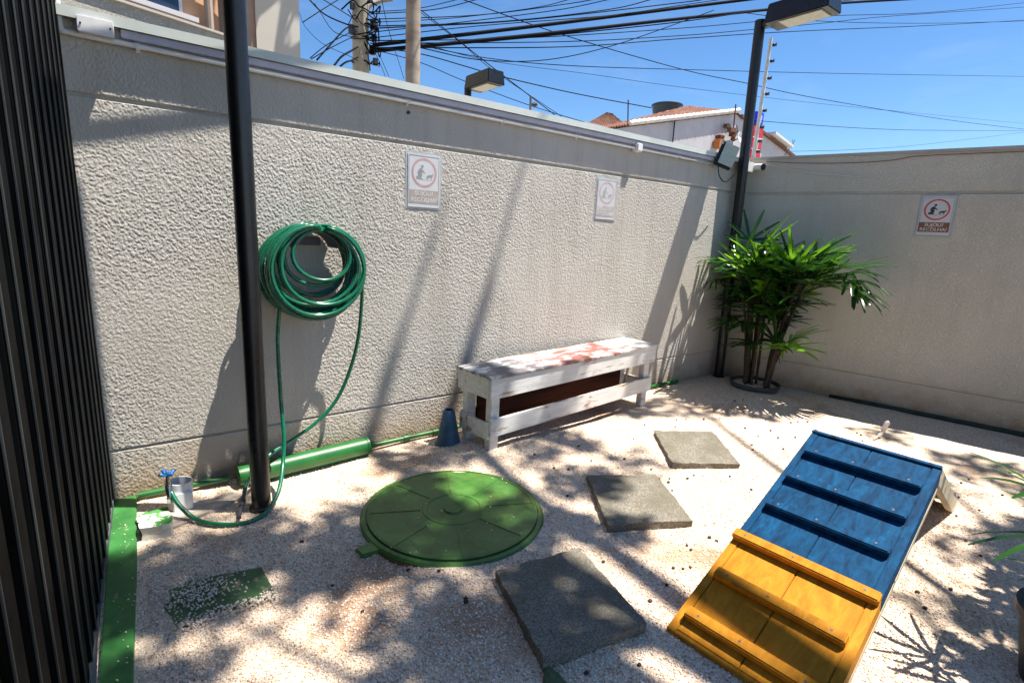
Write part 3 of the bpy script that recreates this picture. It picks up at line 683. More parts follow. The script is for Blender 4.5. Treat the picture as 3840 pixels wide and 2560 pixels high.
# ------------------------------------------------------------------ bench
FL, FR = Vector((1.89, 2.66, 0)), Vector((3.83, 2.86, 0)); L_ = (FR-FL).length; ang = math.atan2(FR.y-FL.y, FR.x-FL.x); W_, HZ = .355, .568
Bn = thing('garden_bench', 'weathered white wooden bench with peeling red patches on its seat', 'bench', FL, ang)
def part(nm, c, s, m, root=Bn, bev=.003, rot=None): return obj(nm, B(c, s, rot), m, root, bevel=bev)
part('seat', (L_/2, W_/2, HZ-.008), (L_+.02, W_+.02, .018), M_peelr)
part('front_apron', (L_/2, .011, HZ-.087), (L_, .022, .138), M_peel); part('back_apron', (L_/2, W_-.011, HZ-.087), (L_, .022, .138), M_peel)
for x in (.011, L_-.011): part('end_apron', (x, W_/2, HZ-.087), (.022, W_-.048, .138), M_peel)
part('lower_rail', (L_/2-.01, .011, .21), (L_-.04, .022, .125), M_peel); part('lower_rail', (L_/2, W_-.011, .185), (L_-.06, .022, .115), M_peel)
part('lower_rail', (.012, W_/2, .185), (.022, W_-.048, .115), M_peel)
part('lower_rail', (L_-.045, W_/2, .185), (.022, W_-.048, .115), M_peel)
for x in (.065, L_-.09):
    for y in (.052, W_-.052): part('leg', (x, y, .24), (.075, .055, .61), M_peel)
part('inner_board', (L_/2, W_-.07, .27), (L_-.24, .02, .40), M_darkw)
part('brace', (L_-.32, .08, .30), (.02, .02, .36), M_raww, rot=Matrix.Rotation(R(18), 3, 'Y'))

# blue cone
p = gz(1040, 1025, .01)
Cn = thing('agility_cone', 'blue plastic cone standing against the near end of the bench', 'cone', (p.x-.02, p.y+.03, .01))
bm = bmesh.new(); lathe(bm, [(.10, 0), (.10, .012), (.088, .016), (.083, .03), (.040, .255), (.034, .265), (.028, .265), (.03, .24)], seg=36, cap=False); obj('body', bm, M_cone, Cn, smooth='auto')

# ------------------------------------------------------------------ A-frame ramp
P0 = Vector((1.625, .735, .018)); ax = Vector((.9962, .087, 0)).normalized(); APX, APZ, RW = 1.335, .5, .555
RL = math.hypot(APX, APZ); sl = math.atan2(APZ, APX)
Rm = thing('dog_ramp', 'blue and yellow wooden agility ramp with cross cleats', 'ramp', (P0.x, P0.y, P0.z), math.atan2(ax.y, ax.x))
Sx = Vector((math.cos(sl), 0, math.sin(sl))); Sn = Vector((-math.sin(sl), 0, math.cos(sl)))
rotS = Matrix((Sx, Vector((0, 1, 0)), Sn)).transposed()
def rp(nm, s0, s1, y0, y1, n0, n1, m, parent=Rm, bev=.003):
    c = Sx*((s0+s1)/2)+Vector((0, (y0+y1)/2, 0))+Sn*((n0+n1)/2)
    return obj(nm, B(c, (s1-s0, y1-y0, n1-n0), rotS), m, parent, bevel=bev)
JS = .575; hw = RW/2; tp = .018
for s0, s1, m in ((0, JS-.002, M_yellow), (JS+.002, RL-.01, M_bluew)):
    rp('deck_board', s0+.02 if s0 < .1 else s0, s1, -hw+.0355, -.0016, -tp, 0, m); rp('deck_board', s0+.02 if s0 < .1 else s0, s1, .0016, hw-.0355, -tp, 0, m)
    rp('side_board', s0, s1, -hw, -hw+.034, -.075, .003, m); rp('side_board', s0, s1, hw-.034, hw, -.075, .003, m)
rp('front_board', -.0, .018, -hw+.036, hw-.036, -.035, .001, M_yellow)
for i, (s, m) in enumerate(((.095, M_yellow), (.325, M_yellow), (.555, M_yellow), (.80, M_bluew), (1.02, M_bluew), (1.24, M_bluew))):
    e_ = .0 if i == 2 else .035
    ct_ = rp('cleat', s-.024, s+.024, -hw+e_, hw-e_, .001, .038, m, bev=.005)
    for yy_ in (-hw+e_+.05, .03, hw-e_-.05):
        c_ = Sx*s+Vector((0, yy_, 0))+Sn*.038; bm = bmesh.new(); tube(bm, [c_-Sn*.003, c_+Sn*.0012], .005, 8); obj('screw', bm, M_rail, ct_)
rp('ridge_board', RL-.008, RL+.014, -hw, hw, -.03, .012, M_bluew)
rp('side_stiffener', .10, RL-.04, -hw-.0, -hw+.02, -.115, -.078, M_raww); rp('side_stiffener', .10, RL-.04, hw-.02, hw, -.115, -.078, M_raww)
# the far half, leaning back down to the ground
sl2 = math.atan2(APZ, .98); S2x = Vector((math.cos(sl2), 0, -math.sin(sl2))); S2n = Vector((math.sin(sl2), 0, math.cos(sl2))); rot2 = Matrix((S2x, Vector((0, 1, 0)), S2n)).transposed(); top = Vector((APX+.02, 0, APZ))
L2 = math.hypot(.98, APZ)
def rq(nm, s0, s1, y0, y1, n0, n1, m): return obj(nm, B(top+S2x*((s0+s1)/2)+Vector((0, (y0+y1)/2, 0))+S2n*((n0+n1)/2), (s1-s0, y1-y0, n1-n0), rot2), m, Rm, bevel=.003)
rq('rear_deck', .01, L2-.02, -hw+.036, hw-.036, -.02, -.002, M_raww); rq('rear_side_board', .01, L2, -hw, -hw+.034, -.08, .0, M_raww); rq('rear_side_board', .01, L2, hw-.034, hw, -.08, .0, M_raww)

# ------------------------------------------------------------------ potted palms
def strap(bm, p, d, up, L, wd, droop, n=5):
    side = d.cross(up).normalized(); prev = None; pos = p.copy(); dirv = d.normalized()
    prof = [.35, .9, 1, .95, .75, .38]
    for i in range(n+1):
        wd_ = wd*prof[min(i, 5)]; upn = side.cross(dirv).normalized()
        ctr = bm.verts.new(pos-upn*wd_*.16); l = bm.verts.new(pos-side*wd_/2); r = bm.verts.new(pos+side*wd_/2)
        if prev:
            bm.faces.new((prev[0], l, ctr, prev[1])); bm.faces.new((prev[1], ctr, r, prev[2]))
        prev = (l, ctr, r)
        dirv = (dirv+Vector((0, 0, -droop/n))).normalized(); pos = pos+dirv*L/n
    return pos
def fan(root, base, d, size, n, mat, droop, wd=.040, wallclip=True):
    bm = bmesh.new(); d = d.normalized(); up = Vector((0, 0, 1)); s = d.cross(up)
    if s.length < .1: s = Vector((1, 0, 0))
    s.normalize(); upn = s.cross(d).normalized()
    for k_ in range(n):
        a_ = (k_/(n-1)-.5)*R(165)+random.uniform(-.08, .08)
        dd = (d*math.cos(a_)+s*math.sin(a_)+upn*random.uniform(-.05, .22)).normalized()
        strap(bm, base, dd, upn, size*(.78+.22*math.cos(a_))*random.uniform(.88, 1.08), wd*random.uniform(.8, 1.1), droop*random.uniform(.6, 1.3))
    if wallclip:
        for v in bm.verts:
            q_ = root.location+v.co; e_ = q_.dot(N2)-(D2-.015)
            if e_ > 0: v.co -= N2*e_*1.02
            if root.location.y+v.co.y > WALL_Y-.01: v.co.y = WALL_Y-.01-root.location.y
    return obj('leaf', bm, mat, root, smooth=True)
PC = Vector((5.27, 2.66, 0))
Pm = thing('potted_palm', 'bushy lady palm in a sunken grey pot in the wall corner', 'potted palm', PC)
bm = bmesh.new(); lathe(bm, [(.20, -.12), (.235, .045), (.245, .05), (.245, .075), (.228, .075), (.22, .02)], seg=40, cap=False)
obj('pot', bm, M_pot, Pm, smooth='auto')
bm = bmesh.new(); lathe(bm, [(.0001, .055), (.15, .05), (.226, .045)], seg=30, cap=False); obj('gravel_fill', bm, M_gravel, Pm)
random.seed(21)
lat = -T2                                                         # toward image right
fwd = (-(PC.normalized()))
tipsL = []
for i in range(17):
    u_ = random.uniform(-.5, .5)
    bx = lat*(u_*.26)+fwd*random.uniform(-.09, .12); h_ = random.uniform(.80, 1.36)
    lean = lat*(u_*.40+random.uniform(-.08, .08))+fwd*random.uniform(.02, .22)
    if i < 3: h_ = .48; lean = lat*random.uniform(.15, .3)+fwd*.2; bx = lat*.1+fwd*.08
    pts_ = [bx+Vector((0, 0, .03)), bx+lean*.25*h_+Vector((0, 0, h_*.5)), bx+lean*h_*.8+Vector((0, 0, h_))]
    bm = bmesh.new(); sp_ = spline(pts_, 6); tube(bm, sp_, [.013*(1+.25*((j*7) % 3 == 0)) for j in range(len(sp_))], 8); obj('cane', bm, M_cane, Pm, smooth=True)
    tipsL.append((sp_[-1], h_, u_))
nleaf = 0
def add_leaf(tip, az, el, pet, size, mat=None, n=8, droop=.9):
    d = Vector((math.cos(az)*math.cos(el), math.sin(az)*math.cos(el), math.sin(el)))
    mid = tip+d*pet*.6+Vector((0, 0, .03)); end = tip+d*pet
    e_ = (Pm.location+end).dot(N2)-(D2-.03)
    if e_ > 0: end -= N2*e_
    bm = bmesh.new(); tube(bm, [tip, mid, end], .0035, 5); st_ = obj('petiole', bm, M_cane, None)
    lf = fan(Pm, end, (d+Vector((0, 0, -.15))), size, n, mat or M_palm, droop)
    st_.parent = lf
    return lf
for tip, h_, u_ in tipsL:
    for k_ in range(7 if h_ > .5 else 2):
        az = random.uniform(0, 6.283); el = random.uniform(0, 1.25)
        t_ = tip-Vector((0, 0, random.uniform(0, .14)))
        add_leaf(t_, az, el, random.uniform(.10, .30), random.uniform(.29, .43), M_palmy if (el > .72 and random.random() < .45) else M_palm, random.randint(6, 9), random.uniform(.1, .7))
for az_v, el in ((1, .35), (.8, .0), (.6, .6), (1.1, .1)):                      # the long arms reaching right
    d_ = (lat*1.0+fwd*.25*az_v); az = math.atan2(d_.y, d_.x)+random.uniform(-.3, .3)
    add_leaf(Vector((0, 0, 1.12))+lat*.42+fwd*.15, az, el, .28, .36, M_palm, 8, 1.0)
p2 = gz(2440, 1420, .25); p2 = Vector((p2.x, p2.y-.08, 0))
Pn = thing('potted_palm', 'small palm in a dark pot at the bottom right edge', 'potted palm', p2)
bm = bmesh.new(); lathe(bm, [(.14, -.05), (.19, .24), (.205, .25), (.205, .28), (.185, .28), (.18, .2)], seg=32, cap=False); obj('pot', bm, plain('dark_green_pot', (.012, .022, .02), .5), Pn, smooth='auto')
bm = bmesh.new(); lathe(bm, [(.0001, .22), (.17, .22)], seg=24, cap=False); obj('soil', bm, M_soil, Pn)
random.seed(5)
for i in range(9):
    az = random.uniform(0, 6.283) if i > 4 else R(100+25*i); el = random.uniform(.0, .8); tip = Vector((random.uniform(-.06, .06), random.uniform(-.06, .06), random.uniform(.35, .6)))
    d = Vector((math.cos(az)*math.cos(el), math.sin(az)*math.cos(el), math.sin(el))); end = tip+d*.18
    lf = fan(Pn, end, d, .27, 7, M_palm, .8, .022, False)
    bm = bmesh.new(); tube(bm, [Vector((0, 0, .2)), tip, end], .004, 5); obj('petiole', bm, M_cane, lf)

# curved white scrap on the gravel
q = gz(2020, 1005)
bm = bmesh.new(); tube(bm, spline([q+Vector((-.13, -.0, .012)), q+Vector((-.05, .0, .02)), q+Vector((0, -.01, .05)), q+Vector((.03, -.02, .12)), q+Vector((.045, -.03, .13))], 6), [.004]*3+[.008]*4+[.014]*7+[.019]*7+[.02, .019, .018, .012], 10)
tag(obj('curved_scrap', bm, plain('bleached_scrap', (.55, .50, .46), .7), smooth=True), 'pale curved scrap standing up from the gravel behind the ramp', 'scrap')

# ------------------------------------------------------------------ corner electrics
Fl = thing('floodlight', 'tilted rectangular floodlight at the corner beside the lamp post', 'floodlight', wy(1672, 358, 3.08))
rf = Matrix.Rotation(R(28), 3, 'Y') @ Matrix.Rotation(R(-38), 3, 'X')
rf = Matrix.Rotation(R(-42), 3, 'Z') @ Matrix.Rotation(R(20), 3, 'Y') @ Matrix.Rotation(R(-12), 3, 'X')
obj('housing', B((0, .02, 0), (.17, .04, .24), rf), M_dark, Fl, bevel=.006); obj('glass', B(rf @ Vector((0, -.022, 0)), (.145, .006, .212), rf), M_lens, Fl, bevel=.001)
bm = bmesh.new(); box(bm, rf @ Vector((0, .05, 0)), (.08, .03, .12), rf); obj('heat_sink', bm, M_dark, Fl, bevel=.004)
bm = bmesh.new(); box(bm, (.07, .06, .13), (.05, .06, .05)); box(bm, (.0, .05, .12), (.15, .012, .02)); obj('bracket', bm, M_white, Fl, bevel=.003)
a = Fl.location.copy()
bm = bmesh.new(); tube(bm, spline([a+Vector((-.08, .05, -.08)), a+Vector((-.05, .03, -.2)), a+Vector((.05, .02, -.24)), a+Vector((.2, .03, -.16))], 8), .005, 6)
tag(obj('cable_loop', bm, M_wire, smooth=True), 'thin black cable looping below the floodlight', 'cable')
p = w2(1742, 384, .05)
Cc = thing('security_camera', 'white security camera with black lens mounted by the lamp post', 'camera', p)
d = (Vector((-.10, -.97, -.05))).normalized(); s_ = Vector((0, 0, 1))
bm = bmesh.new(); tube(bm, [-d*.10, d*.05], .035, 20); obj('housing', bm, M_white, Cc, smooth='auto')
bm = bmesh.new(); tube(bm, [d*.045, d*.062], .033, 20); obj('lens', bm, plain('black_lens', (.01, .01, .012), .1, bmp=0), Cc, smooth='auto')
obj('mount_box', B(-d*.07+Vector((-.09, .01, -.01)), (.13, .09, .10)), M_white, Cc, bevel=.006)
bm = bmesh.new(); tube(bm, spline([w2(1760, 378, .03), w2(1800, 386, .02), w2(1840, 393, .02), w2(1900, 400, .02), w2(1990, 407, .02)], 5), .0045, 6)
tag(obj('white_cable', bm, M_white, smooth=True), 'loose white cable across the top of the shaded wall', 'cable')
bm = bmesh.new(); tube(bm, spline([w2(1760, 371, .02), w2(1850, 375, .02), w2(1960, 374, .02), w2(2050, 368, .02), w2(2120, 358, .02), w2(2352, 348, .01)], 6), .0035, 6)
tag(obj('red_cable', bm, plain('red_cable', (.18, .04, .03), .6), smooth=True), 'thin red cable sagging under the top of the shaded wall', 'cable')
a, b = w2(1730, 362, -.08), w2(1771, 88, -.08)
E_ = thing('electric_fence_post', 'white electric fence post with black insulators beside the lamp post', 'post', a)
bm = bmesh.new(); tube(bm, [a-a-Vector((0, 0, .05)), b-a], [.020, .016], 12); obj('pole', bm, M_white, E_, smooth='auto')
for f_ in (.06, .19, .33, .46, .6, .74, .86, .95):
    q = (b-a)*(1-f_)+Vector((.012, -.045, 0)); bm = bmesh.new(); tube(bm, [q+Vector((-.006, .024, 0)), q+Vector((0, .004, 0)), q+Vector((0, -.004, 0)), q+Vector((.003, -.016, 0))], [.010, .019, .012, .018], 12); obj('insulator', bm, M_dark, E_, smooth='auto')
a, b = wy(1218, 266, 3.36), wy(1219, 222, 3.36)
E_ = thing('fence_spike', 'short metal fence spike with one black insulator on the coping', 'post', a)
bm = bmesh.new(); tube(bm, [Vector((0, 0, -.05)), b-a], .009, 8); obj('pole', bm, M_rail, E_)
q = (b-a)*.62+Vector((.04, 0, 0)); bm = bmesh.new(); tube(bm, [q-Vector((.03, 0, 0)), q, q+Vector((.02, 0, 0))], [.008, .022, .012], 10); obj('insulator', bm, M_dark, E_, smooth='auto')

# ------------------------------------------------------------------ beyond the wall
# neighbour's stuccoed parapet with sloping top
def trace(pts, Y): return [wy(x, y, Y) for x, y in pts]
Nb = thing('neighbour_building', 'peach and grey neighbouring building behind the left end of the wall', 'building')
n3 = Vector((-.316, .949, 0)); a3 = Vector((.949, .316, 0)); d3 = n3.dot(wy(518, 71, 6.2))
h3 = lambda x, y, off=0: hit(x, y, n3, d3+off)
def flat(p, z): return Vector((p.x, p.y, z))
t2 = h3(521, 86); t1 = t2-a3*6
bm = bmesh.new(); prism(bm, [flat(t1, -.2), flat(t2, -.2), t2, flat(t1, t2.z)], n3*.25); obj('parapet', bm, M_stucco, Nb)
bm = bmesh.new(); span(bm, flat(t1, t2.z+.01)+n3*.12, flat(t2, t2.z+.01)+n3*.12, .30, .02); obj('parapet_cap', bm, M_smooth, Nb)
q2 = h3(503, 60, 1.2); q1 = q2-a3*6.5
bm = bmesh.new(); prism(bm, [flat(q1, -.2), flat(q2, -.2), flat(q2, 6.4), flat(q1, 6.4)], n3*4); obj('wall', bm, M_peach, Nb)
wr = h3(424, 40, 1.2); rot3 = Matrix((a3, n3, Vector((0, 0, 1)))).transposed()
for k_ in range(3):
    c = wr-a3*(.50+.95*k_)+Vector((0, 0, .30)); f = obj('window', B(c, (.94, .06, .84), rot3), M_frame, Nb); obj('pane', B(c-n3*.034, (.86, .012, .78), rot3), M_window, f)
obj('sill', B(wr-a3*1.4-n3*.05-Vector((0, 0, .02)), (3.0, .12, .05), rot3), M_cabin, Nb)
a = h3(478, 10, 1.1)
for dx_ in (0, .22):
    bm = bmesh.new(); tube(bm, [a+a3*(dx_-1.6)+Vector((0, 0, .35)), a+a3*(dx_-.1)+Vector((0, 0, .30-dx_*.6)), a+a3*dx_+Vector((0, 0, .1)), flat(a+a3*dx_, 0)], .045, 10); obj('downpipe', bm, M_brownw if dx_ == 0 else M_peach, Nb, smooth='auto')
# tower
Tw = thing('apartment_tower', 'cream rendered tower block rising behind the nearest lamp post', 'building')
e1, e0, em = wy(688, 60, 8.2), wy(560, 60, 8.2), wy(588, 60, 8.2)
bm = bmesh.new(); box(bm, ((e1.x+em.x)/2, 8.2+2, 6), (e1.x-em.x, 4, 12.4)); obj('wall', bm, M_cream, Tw)
bm = bmesh.new(); box(bm, ((e0.x+em.x)/2-.003, 8.2+2.03, 6), (em.x-e0.x, 4, 12.4)); obj('side_wall', bm, M_brownw, Tw)
cc = Vector(((e1.x+em.x)/2, 8.2, 3.9))+SDIR*.42
Ck = thing('shadow_cable_coil', 'unseen black cable coil added to cast looped shadows on the tower', 'cable coil', cc)  # out of view, added for the looped shadows on the tower face
for k_, (dx_, dz_, ra, rb) in enumerate(((0, -.1, .34, .46), (.38, .45, .22, .24), (-.2, .5, .32, .26), (.1, -.3, .2, .5), (.0, .9, .5, .3))):
    bm = bmesh.new(); tube(bm, [Vector((dx_+ra*math.cos(t_/18*6.2832), .12*math.sin(t_/9*3.1416+k_), dz_+rb*math.sin(t_/18*6.2832))) for t_ in range(18)], 0.028+.012*(k_ % 3), 6, closed=True); obj('loop', bm, M_wire, Ck, smooth=True)
bm = bmesh.new(); tube(bm, spline([(-2.6, 0, 1.5), (-.6, 0, 1.25), (.8, 0, 1.2), (3.5, 0, 1.5)], 4), .03, 6); obj('messenger_wire', bm, M_wire, Ck)
# utility pole
up = wy(828, 60, 12)
Up = thing('utility_pole', 'concrete utility pole wrapped in tangled cables', 'utility pole', (up.x, 12, 0))
bm = bmesh.new(); tube(bm, [(0, 0, -.2), (0, 0, 9)], [.21, .15], 20); obj('pole', bm, M_conc, Up, smooth='auto')
bm = bmesh.new(); random.seed(3)
zz = wy(828, 90, 12).z
for i in range(26):
    z0 = zz+random.uniform(-.5, .75); a0_ = random.uniform(-.6, .9)
    r_ = random.uniform(.2, .38); pts_ = [Vector((r_*math.cos(a0_+t_)*random.uniform(.8, 1.15), -r_*math.sin(1+a0_*.3+t_)*.9, z0+random.uniform(-.12, .12))) for t_ in (0, .5, 1.0, 1.5, 2.0)]
    tube(bm, spline(pts_, 4), random.uniform(.008, .018), 5)
obj('cable_tangle', bm, M_wire, Up)
bm = bmesh.new()
bm.free()
for dx_, dz_, s in ((.24, .3, .12), (.26, .05, .10), (.22, -.2, .12), (-.22, .55, .09), (-.24, .1, .12), (.28, -.42, .1)): obj('splice_box', B((dx_, -.12, zz+dz_), (s, s*.8, s*1.5)), M_dark, Up, bevel=.01)
a = wy(842, 22, 12)-Vector((up.x, 12, 0)); b = wy(900, -2, 12)-Vector((up.x, 12, 0))
bm = bmesh.new(); tube(bm, spline([Vector((.1, 0, a.z-.4)), a, a*.6+b*.4+Vector((0, 0, .06)), b], 6), .05, 10); obj('lamp_arm', bm, M_conc, Up, smooth='auto')
tr = wy(949, 60, 8)
Tr = thing('palm_trunk', 'tall ringed brown palm trunk right of the utility pole', 'palm tree', (tr.x, 8, 0))
bm = bmesh.new(); zs = [-.2+.13*i for i in range(64)]; tube(bm, [(.004*z*0, 0, z) for z in zs], [.118-.002*z+(.006 if i % 2 else 0) for i, z in enumerate(zs)], 20); obj('trunk', bm, M_trunk, Tr, smooth=True)
bm = bmesh.new(); random.seed(8)
for k_ in range(14):
    az = k_*2.4; d = Vector((math.cos(az), math.sin(az), .7)); pos = Vector((0, 0, 8.0)); pp_ = []
    for i in range(9): pp_.append(pos.copy()); d = (d+Vector((0, 0, -.2))).normalized(); pos = pos+d*.28
    tube(bm, pp_, .02, 5)
    for i in range(1, 9):
        for s in (-1, 1):
            sd = (pp_[i]-pp_[i-1]).cross(Vector((0, 0, 1))).normalized()*s; strap(bm, pp_[i], sd+Vector((0, 0, -.3)), Vector((0, 0, 1)), .55, .04, .6, 3)
obj('crown', bm, M_palm, Tr)

# house with tiled roof
Hs = thing('tiled_house', 'white gabled house with clay tile roof beyond the corner', 'house')
HYs = 15
vL, vP, vR = wy(1440, 292, HYs), wy(1690, 262, HYs), wy(1822, 358, HYs)
bm = bmesh.new(); prism(bm, [Vector((vL.x, HYs, -.2)), Vector((vR.x, HYs, -.2)), vR, vP, vL], (0, 7, 0)); obj('wall', bm, M_cabin, Hs)
def tiles(nm, A, Bq, Cq, Dq, nu, nv, amp, root, mat=M_tile):               # A-B eave, D-C ridge
    bm = bmesh.new(); nrm = (Bq-A).cross(Dq-A).normalized()
    if nrm.z < 0: nrm = -nrm
    su = nu*6; g = []
    for i in range(su+1):
        row = []
        for j in range(nv*2+1):
            u_, v_ = i/su, j/(nv*2); p_ = (A*(1-u_)+Bq*u_)*(1-v_)+(Dq*(1-u_)+Cq*u_)*v_
            row.append(bm.verts.new(p_+nrm*(amp*abs(math.sin(math.pi*i/6))+(.03 if j % 2 else 0)+.012*noise.noise(p_*3))))
        g.append(row)
    for i in range(su):
        for j in range(nv*2): bm.faces.new((g[i][j], g[i+1][j], g[i+1][j+1], g[i][j+1]))
    e = bmesh.ops.extrude_face_region(bm, geom=bm.faces[:]); bmesh.ops.translate(bm, verts=[v for v in e['geom'] if isinstance(v, bmesh.types.BMVert)], vec=nrm*-.06)
    bmesh.ops.recalc_face_normals(bm, faces=bm.faces[:]); return obj(nm, bm, mat, root)
up_ = Vector((0, 0, .05))
tiles('roof', vL+up_+Vector((0, 2.2, .0)), vL+up_+Vector((0, -.1, 0)), vP+up_+Vector((0, -.1, 0)), vP+up_+Vector((-.7, 2.2, .46)), 16, 14, .07, Hs)
tiles('roof', vR+up_+Vector((.1, -.1, -.05)), vR+up_+Vector((.1, 7.2, -.05)), vP+up_+Vector((0, 7.2, 0)), vP+up_+Vector((0, -.1, 0)), 26, 8, .07, Hs)
bm = bmesh.new(); n_ = 26
for i in range(n_):
    a = vL.lerp(vP, i/n_)+Vector((0, -.12, .12)); b = vL.lerp(vP, (i+1.15)/n_)+Vector((0, -.12, .15)); tube(bm, [a, b], [.085, .11], 8)
obj('verge_tiles', bm, plain('whitewashed_tile', (.68, .64, .60), .8, var=.35, scale=5), Hs, smooth='auto')
bm = bmesh.new(); a = vP.lerp(vR, .52)+Vector((0, -.15, .18)); b = vP.lerp(vR, .85)+Vector((0, -.15, .16)); span(bm, a, b, .5, .12); obj('flashing', bm, M_white, Hs)
bm = bmesh.new(); span(bm, vP.lerp(vR, .05)+Vector((0, -.12, .02)), vR+Vector((.15, -.12, -.1)), .1, .12); obj('verge_board', bm, M_brown, Hs)
bm = bmesh.new(); a, b = wy(1550, 277, 14.9), wy(1545, 330, 14.9); tube(bm, [a, b-Vector((0, 0, 2))], .03, 6); obj('downpipe', bm, M_dark, Hs)
a = wy(1656, 330, 14.7); ob = thing('meter_box', 'orange box fixed on the white gable wall', 'box', a); obj('body', B((0, .1, 0), (.42, .3, .42)), M_orange, ob, bevel=.02); obj('hood', B((0, .1, .3), (.34, .3, .14)), M_brown, ob, bevel=.02)
a = wy(1690, 300, 14.5); ob = thing('awning', 'rusty red awning frame on the gable behind the lamp post', 'awning', a)
bm = bmesh.new(); random.seed(2)
for i in range(9): box(bm, (random.uniform(-.5, .35), random.uniform(0, .3), random.uniform(-.35, .3)), (random.uniform(.08, .3), .2, random.uniform(.08, .2)))
obj('panel', bm, M_brown, ob); bm = bmesh.new()
for i in range(5): tube(bm, [(random.uniform(-.9, .5), 0, random.uniform(-.4, .4)), (random.uniform(-.9, .5), .2, random.uniform(-.4, .4))], .02, 6)
obj('frame', bm, M_dark, ob)
a = wy(1697, 318, 12); ob = thing('satellite_dish', 'small white dish just left of the corner lamp post', 'dish', a)
bm = bmesh.new(); lathe(bm, [(.0001, 0), (.12, .02), (.22, .09), (.215, .095), (.11, .03), (.0001, .01)], seg=24, cap=False); bmesh.ops.rotate(bm, verts=bm.verts, cent=(0, 0, 0), matrix=Matrix.Rotation(R(75), 3, 'X')); obj('reflector', bm, M_white, ob, smooth='auto')
bm = bmesh.new(); tube(bm, [(0, .0, 0), (0, .3, -.1), (0, .3, -3.2)], .025, 8); obj('mast', bm, M_dark, ob)
# second roof to the left
Hr = thing('hip_roof_house', 'low house whose reddish tiled hip roof shows above the coping', 'house')
A1, B1, R1 = wy(1338, 290, 17), wy(1475, 305, 17), wy(1398, 262, 19)
bm = bmesh.new(); prism(bm, [Vector((A1.x+.2, 17.1, -.2)), Vector((B1.x-.2, 17.1, -.2)), Vector((B1.x-.2, 17.1, B1.z-.05)), Vector((A1.x+.2, 17.1, B1.z-.05))], (0, 4, 0)); obj('wall', bm, M_cabin, Hr)
A1.z = B1.z = min(A1.z, B1.z)
tiles('roof', A1, B1, R1+Vector((.15, 0, 0)), R1-Vector((.15, 0, 0)), 22, 10, .07, Hr)
tiles('roof', B1, B1+Vector((0, 4.2, 0)), R1+Vector((.15, .4, 0)), R1+Vector((.15, 0, 0)), 18, 10, .07, Hr)
# tank, masts, pylon
a = wy(1530, 266, 20); b = wy(1530, 238, 20)
Tk = thing('water_tank', 'dark round water tank on top of the tiled roof', 'water tank', (a.x, 20, a.z-.3)); hh = b.z-a.z+.3; rr = .36*(wy(1562, 255, 20)-wy(1500, 255, 20)).length
bm = bmesh.new(); lathe(bm, [(rr*.78, 0), (rr*.95, hh*.85), (rr*1.0, hh*.86), (rr*1.0, hh*.92), (rr*.9, hh*.97)], seg=32, cap=False); obj('body', bm, M_tank, Tk, smooth='auto')
bm = bmesh.new(); lathe(bm, [(rr*.9, hh*.965), (rr*.5, hh*1.03), (.0001, hh*1.06)], seg=32, cap=False); obj('lid', bm, M_tank, Tk, smooth='auto')
bm = bmesh.new()
a = wy(1443, 276, 15); b = wy(1443, 230, 15); tube(bm, [a-Vector((0, 0, .2)), b], .03, 6); tag(obj('mast', bm, M_rail), 'thin mast rising between the two tiled roofs', 'mast')
bm = bmesh.new(); a = wy(1686, 300, 14.6); b = wy(1690, 240, 14.6); tube(bm, [a-Vector((0, 0, 1)), b], .035, 6); tag(obj('mast', bm, M_brown), 'rusty mast rising at the gable peak left of the lamp post', 'mast')
a = wy(1803, 352, 15); Aa = thing('tv_antenna', 'small tilted television antenna on the right roof slope', 'antenna', a)
bm = bmesh.new(); e_ = wy(1826, 322, 15)-a; tube(bm, [Vector((0, 0, -.1)), e_], .025, 6)
for f_ in (.4, .6, .8): tube(bm, [e_*f_+Vector((-.12, 0, .15)), e_*f_+Vector((.12, 0, -.15))], .014, 5)
obj('rods', bm, M_rail, Aa)
a, b = wy(1716, 360, 12), wy(1748, 296, 12)
Sg = thing('shop_pylon', 'red and blue shop pylon behind the electric fence post', 'sign', ((a.x+b.x)/2, 12, 0))
wd = b.x-a.x; obj('red_panel', B((0, 0, b.z-1.0), (wd, .25, 2.0)), M_red, Sg, bevel=.02); obj('cap', B((0, 0, b.z+.05), (wd*.9, .2, .09)), M_dark, Sg)
tb = wy(1732, 258, 12); obj('blue_panel', B((0, -.02, (tb.z+b.z)/2+.05), (wd*.72, .2, tb.z-b.z-.02)), M_blue, Sg, bevel=.03)
bm = bmesh.new(); box(bm, (0, -.13, b.z-.42), (wd*.98, .02, .035)); box(bm, (.06, -.13, b.z-.6), (.035, .02, .4)); box(bm, (0, -.13, b.z-.85), (wd*.98, .02, .03)); obj('white_stripe', bm, M_white, Sg)
bm = bmesh.new(); cz_ = (tb.z+b.z)/2+.05
for dx_ in (-.09, -.03, .09): box(bm, (dx_, -.13, cz_), (.02, .02, .26))
box(bm, (.03, -.13, cz_-.12), (.12, .02, .02)); box(bm, (.03, -.13, cz_+.0), (.02, .02, .26)); obj('lettering', bm, M_white, Sg)

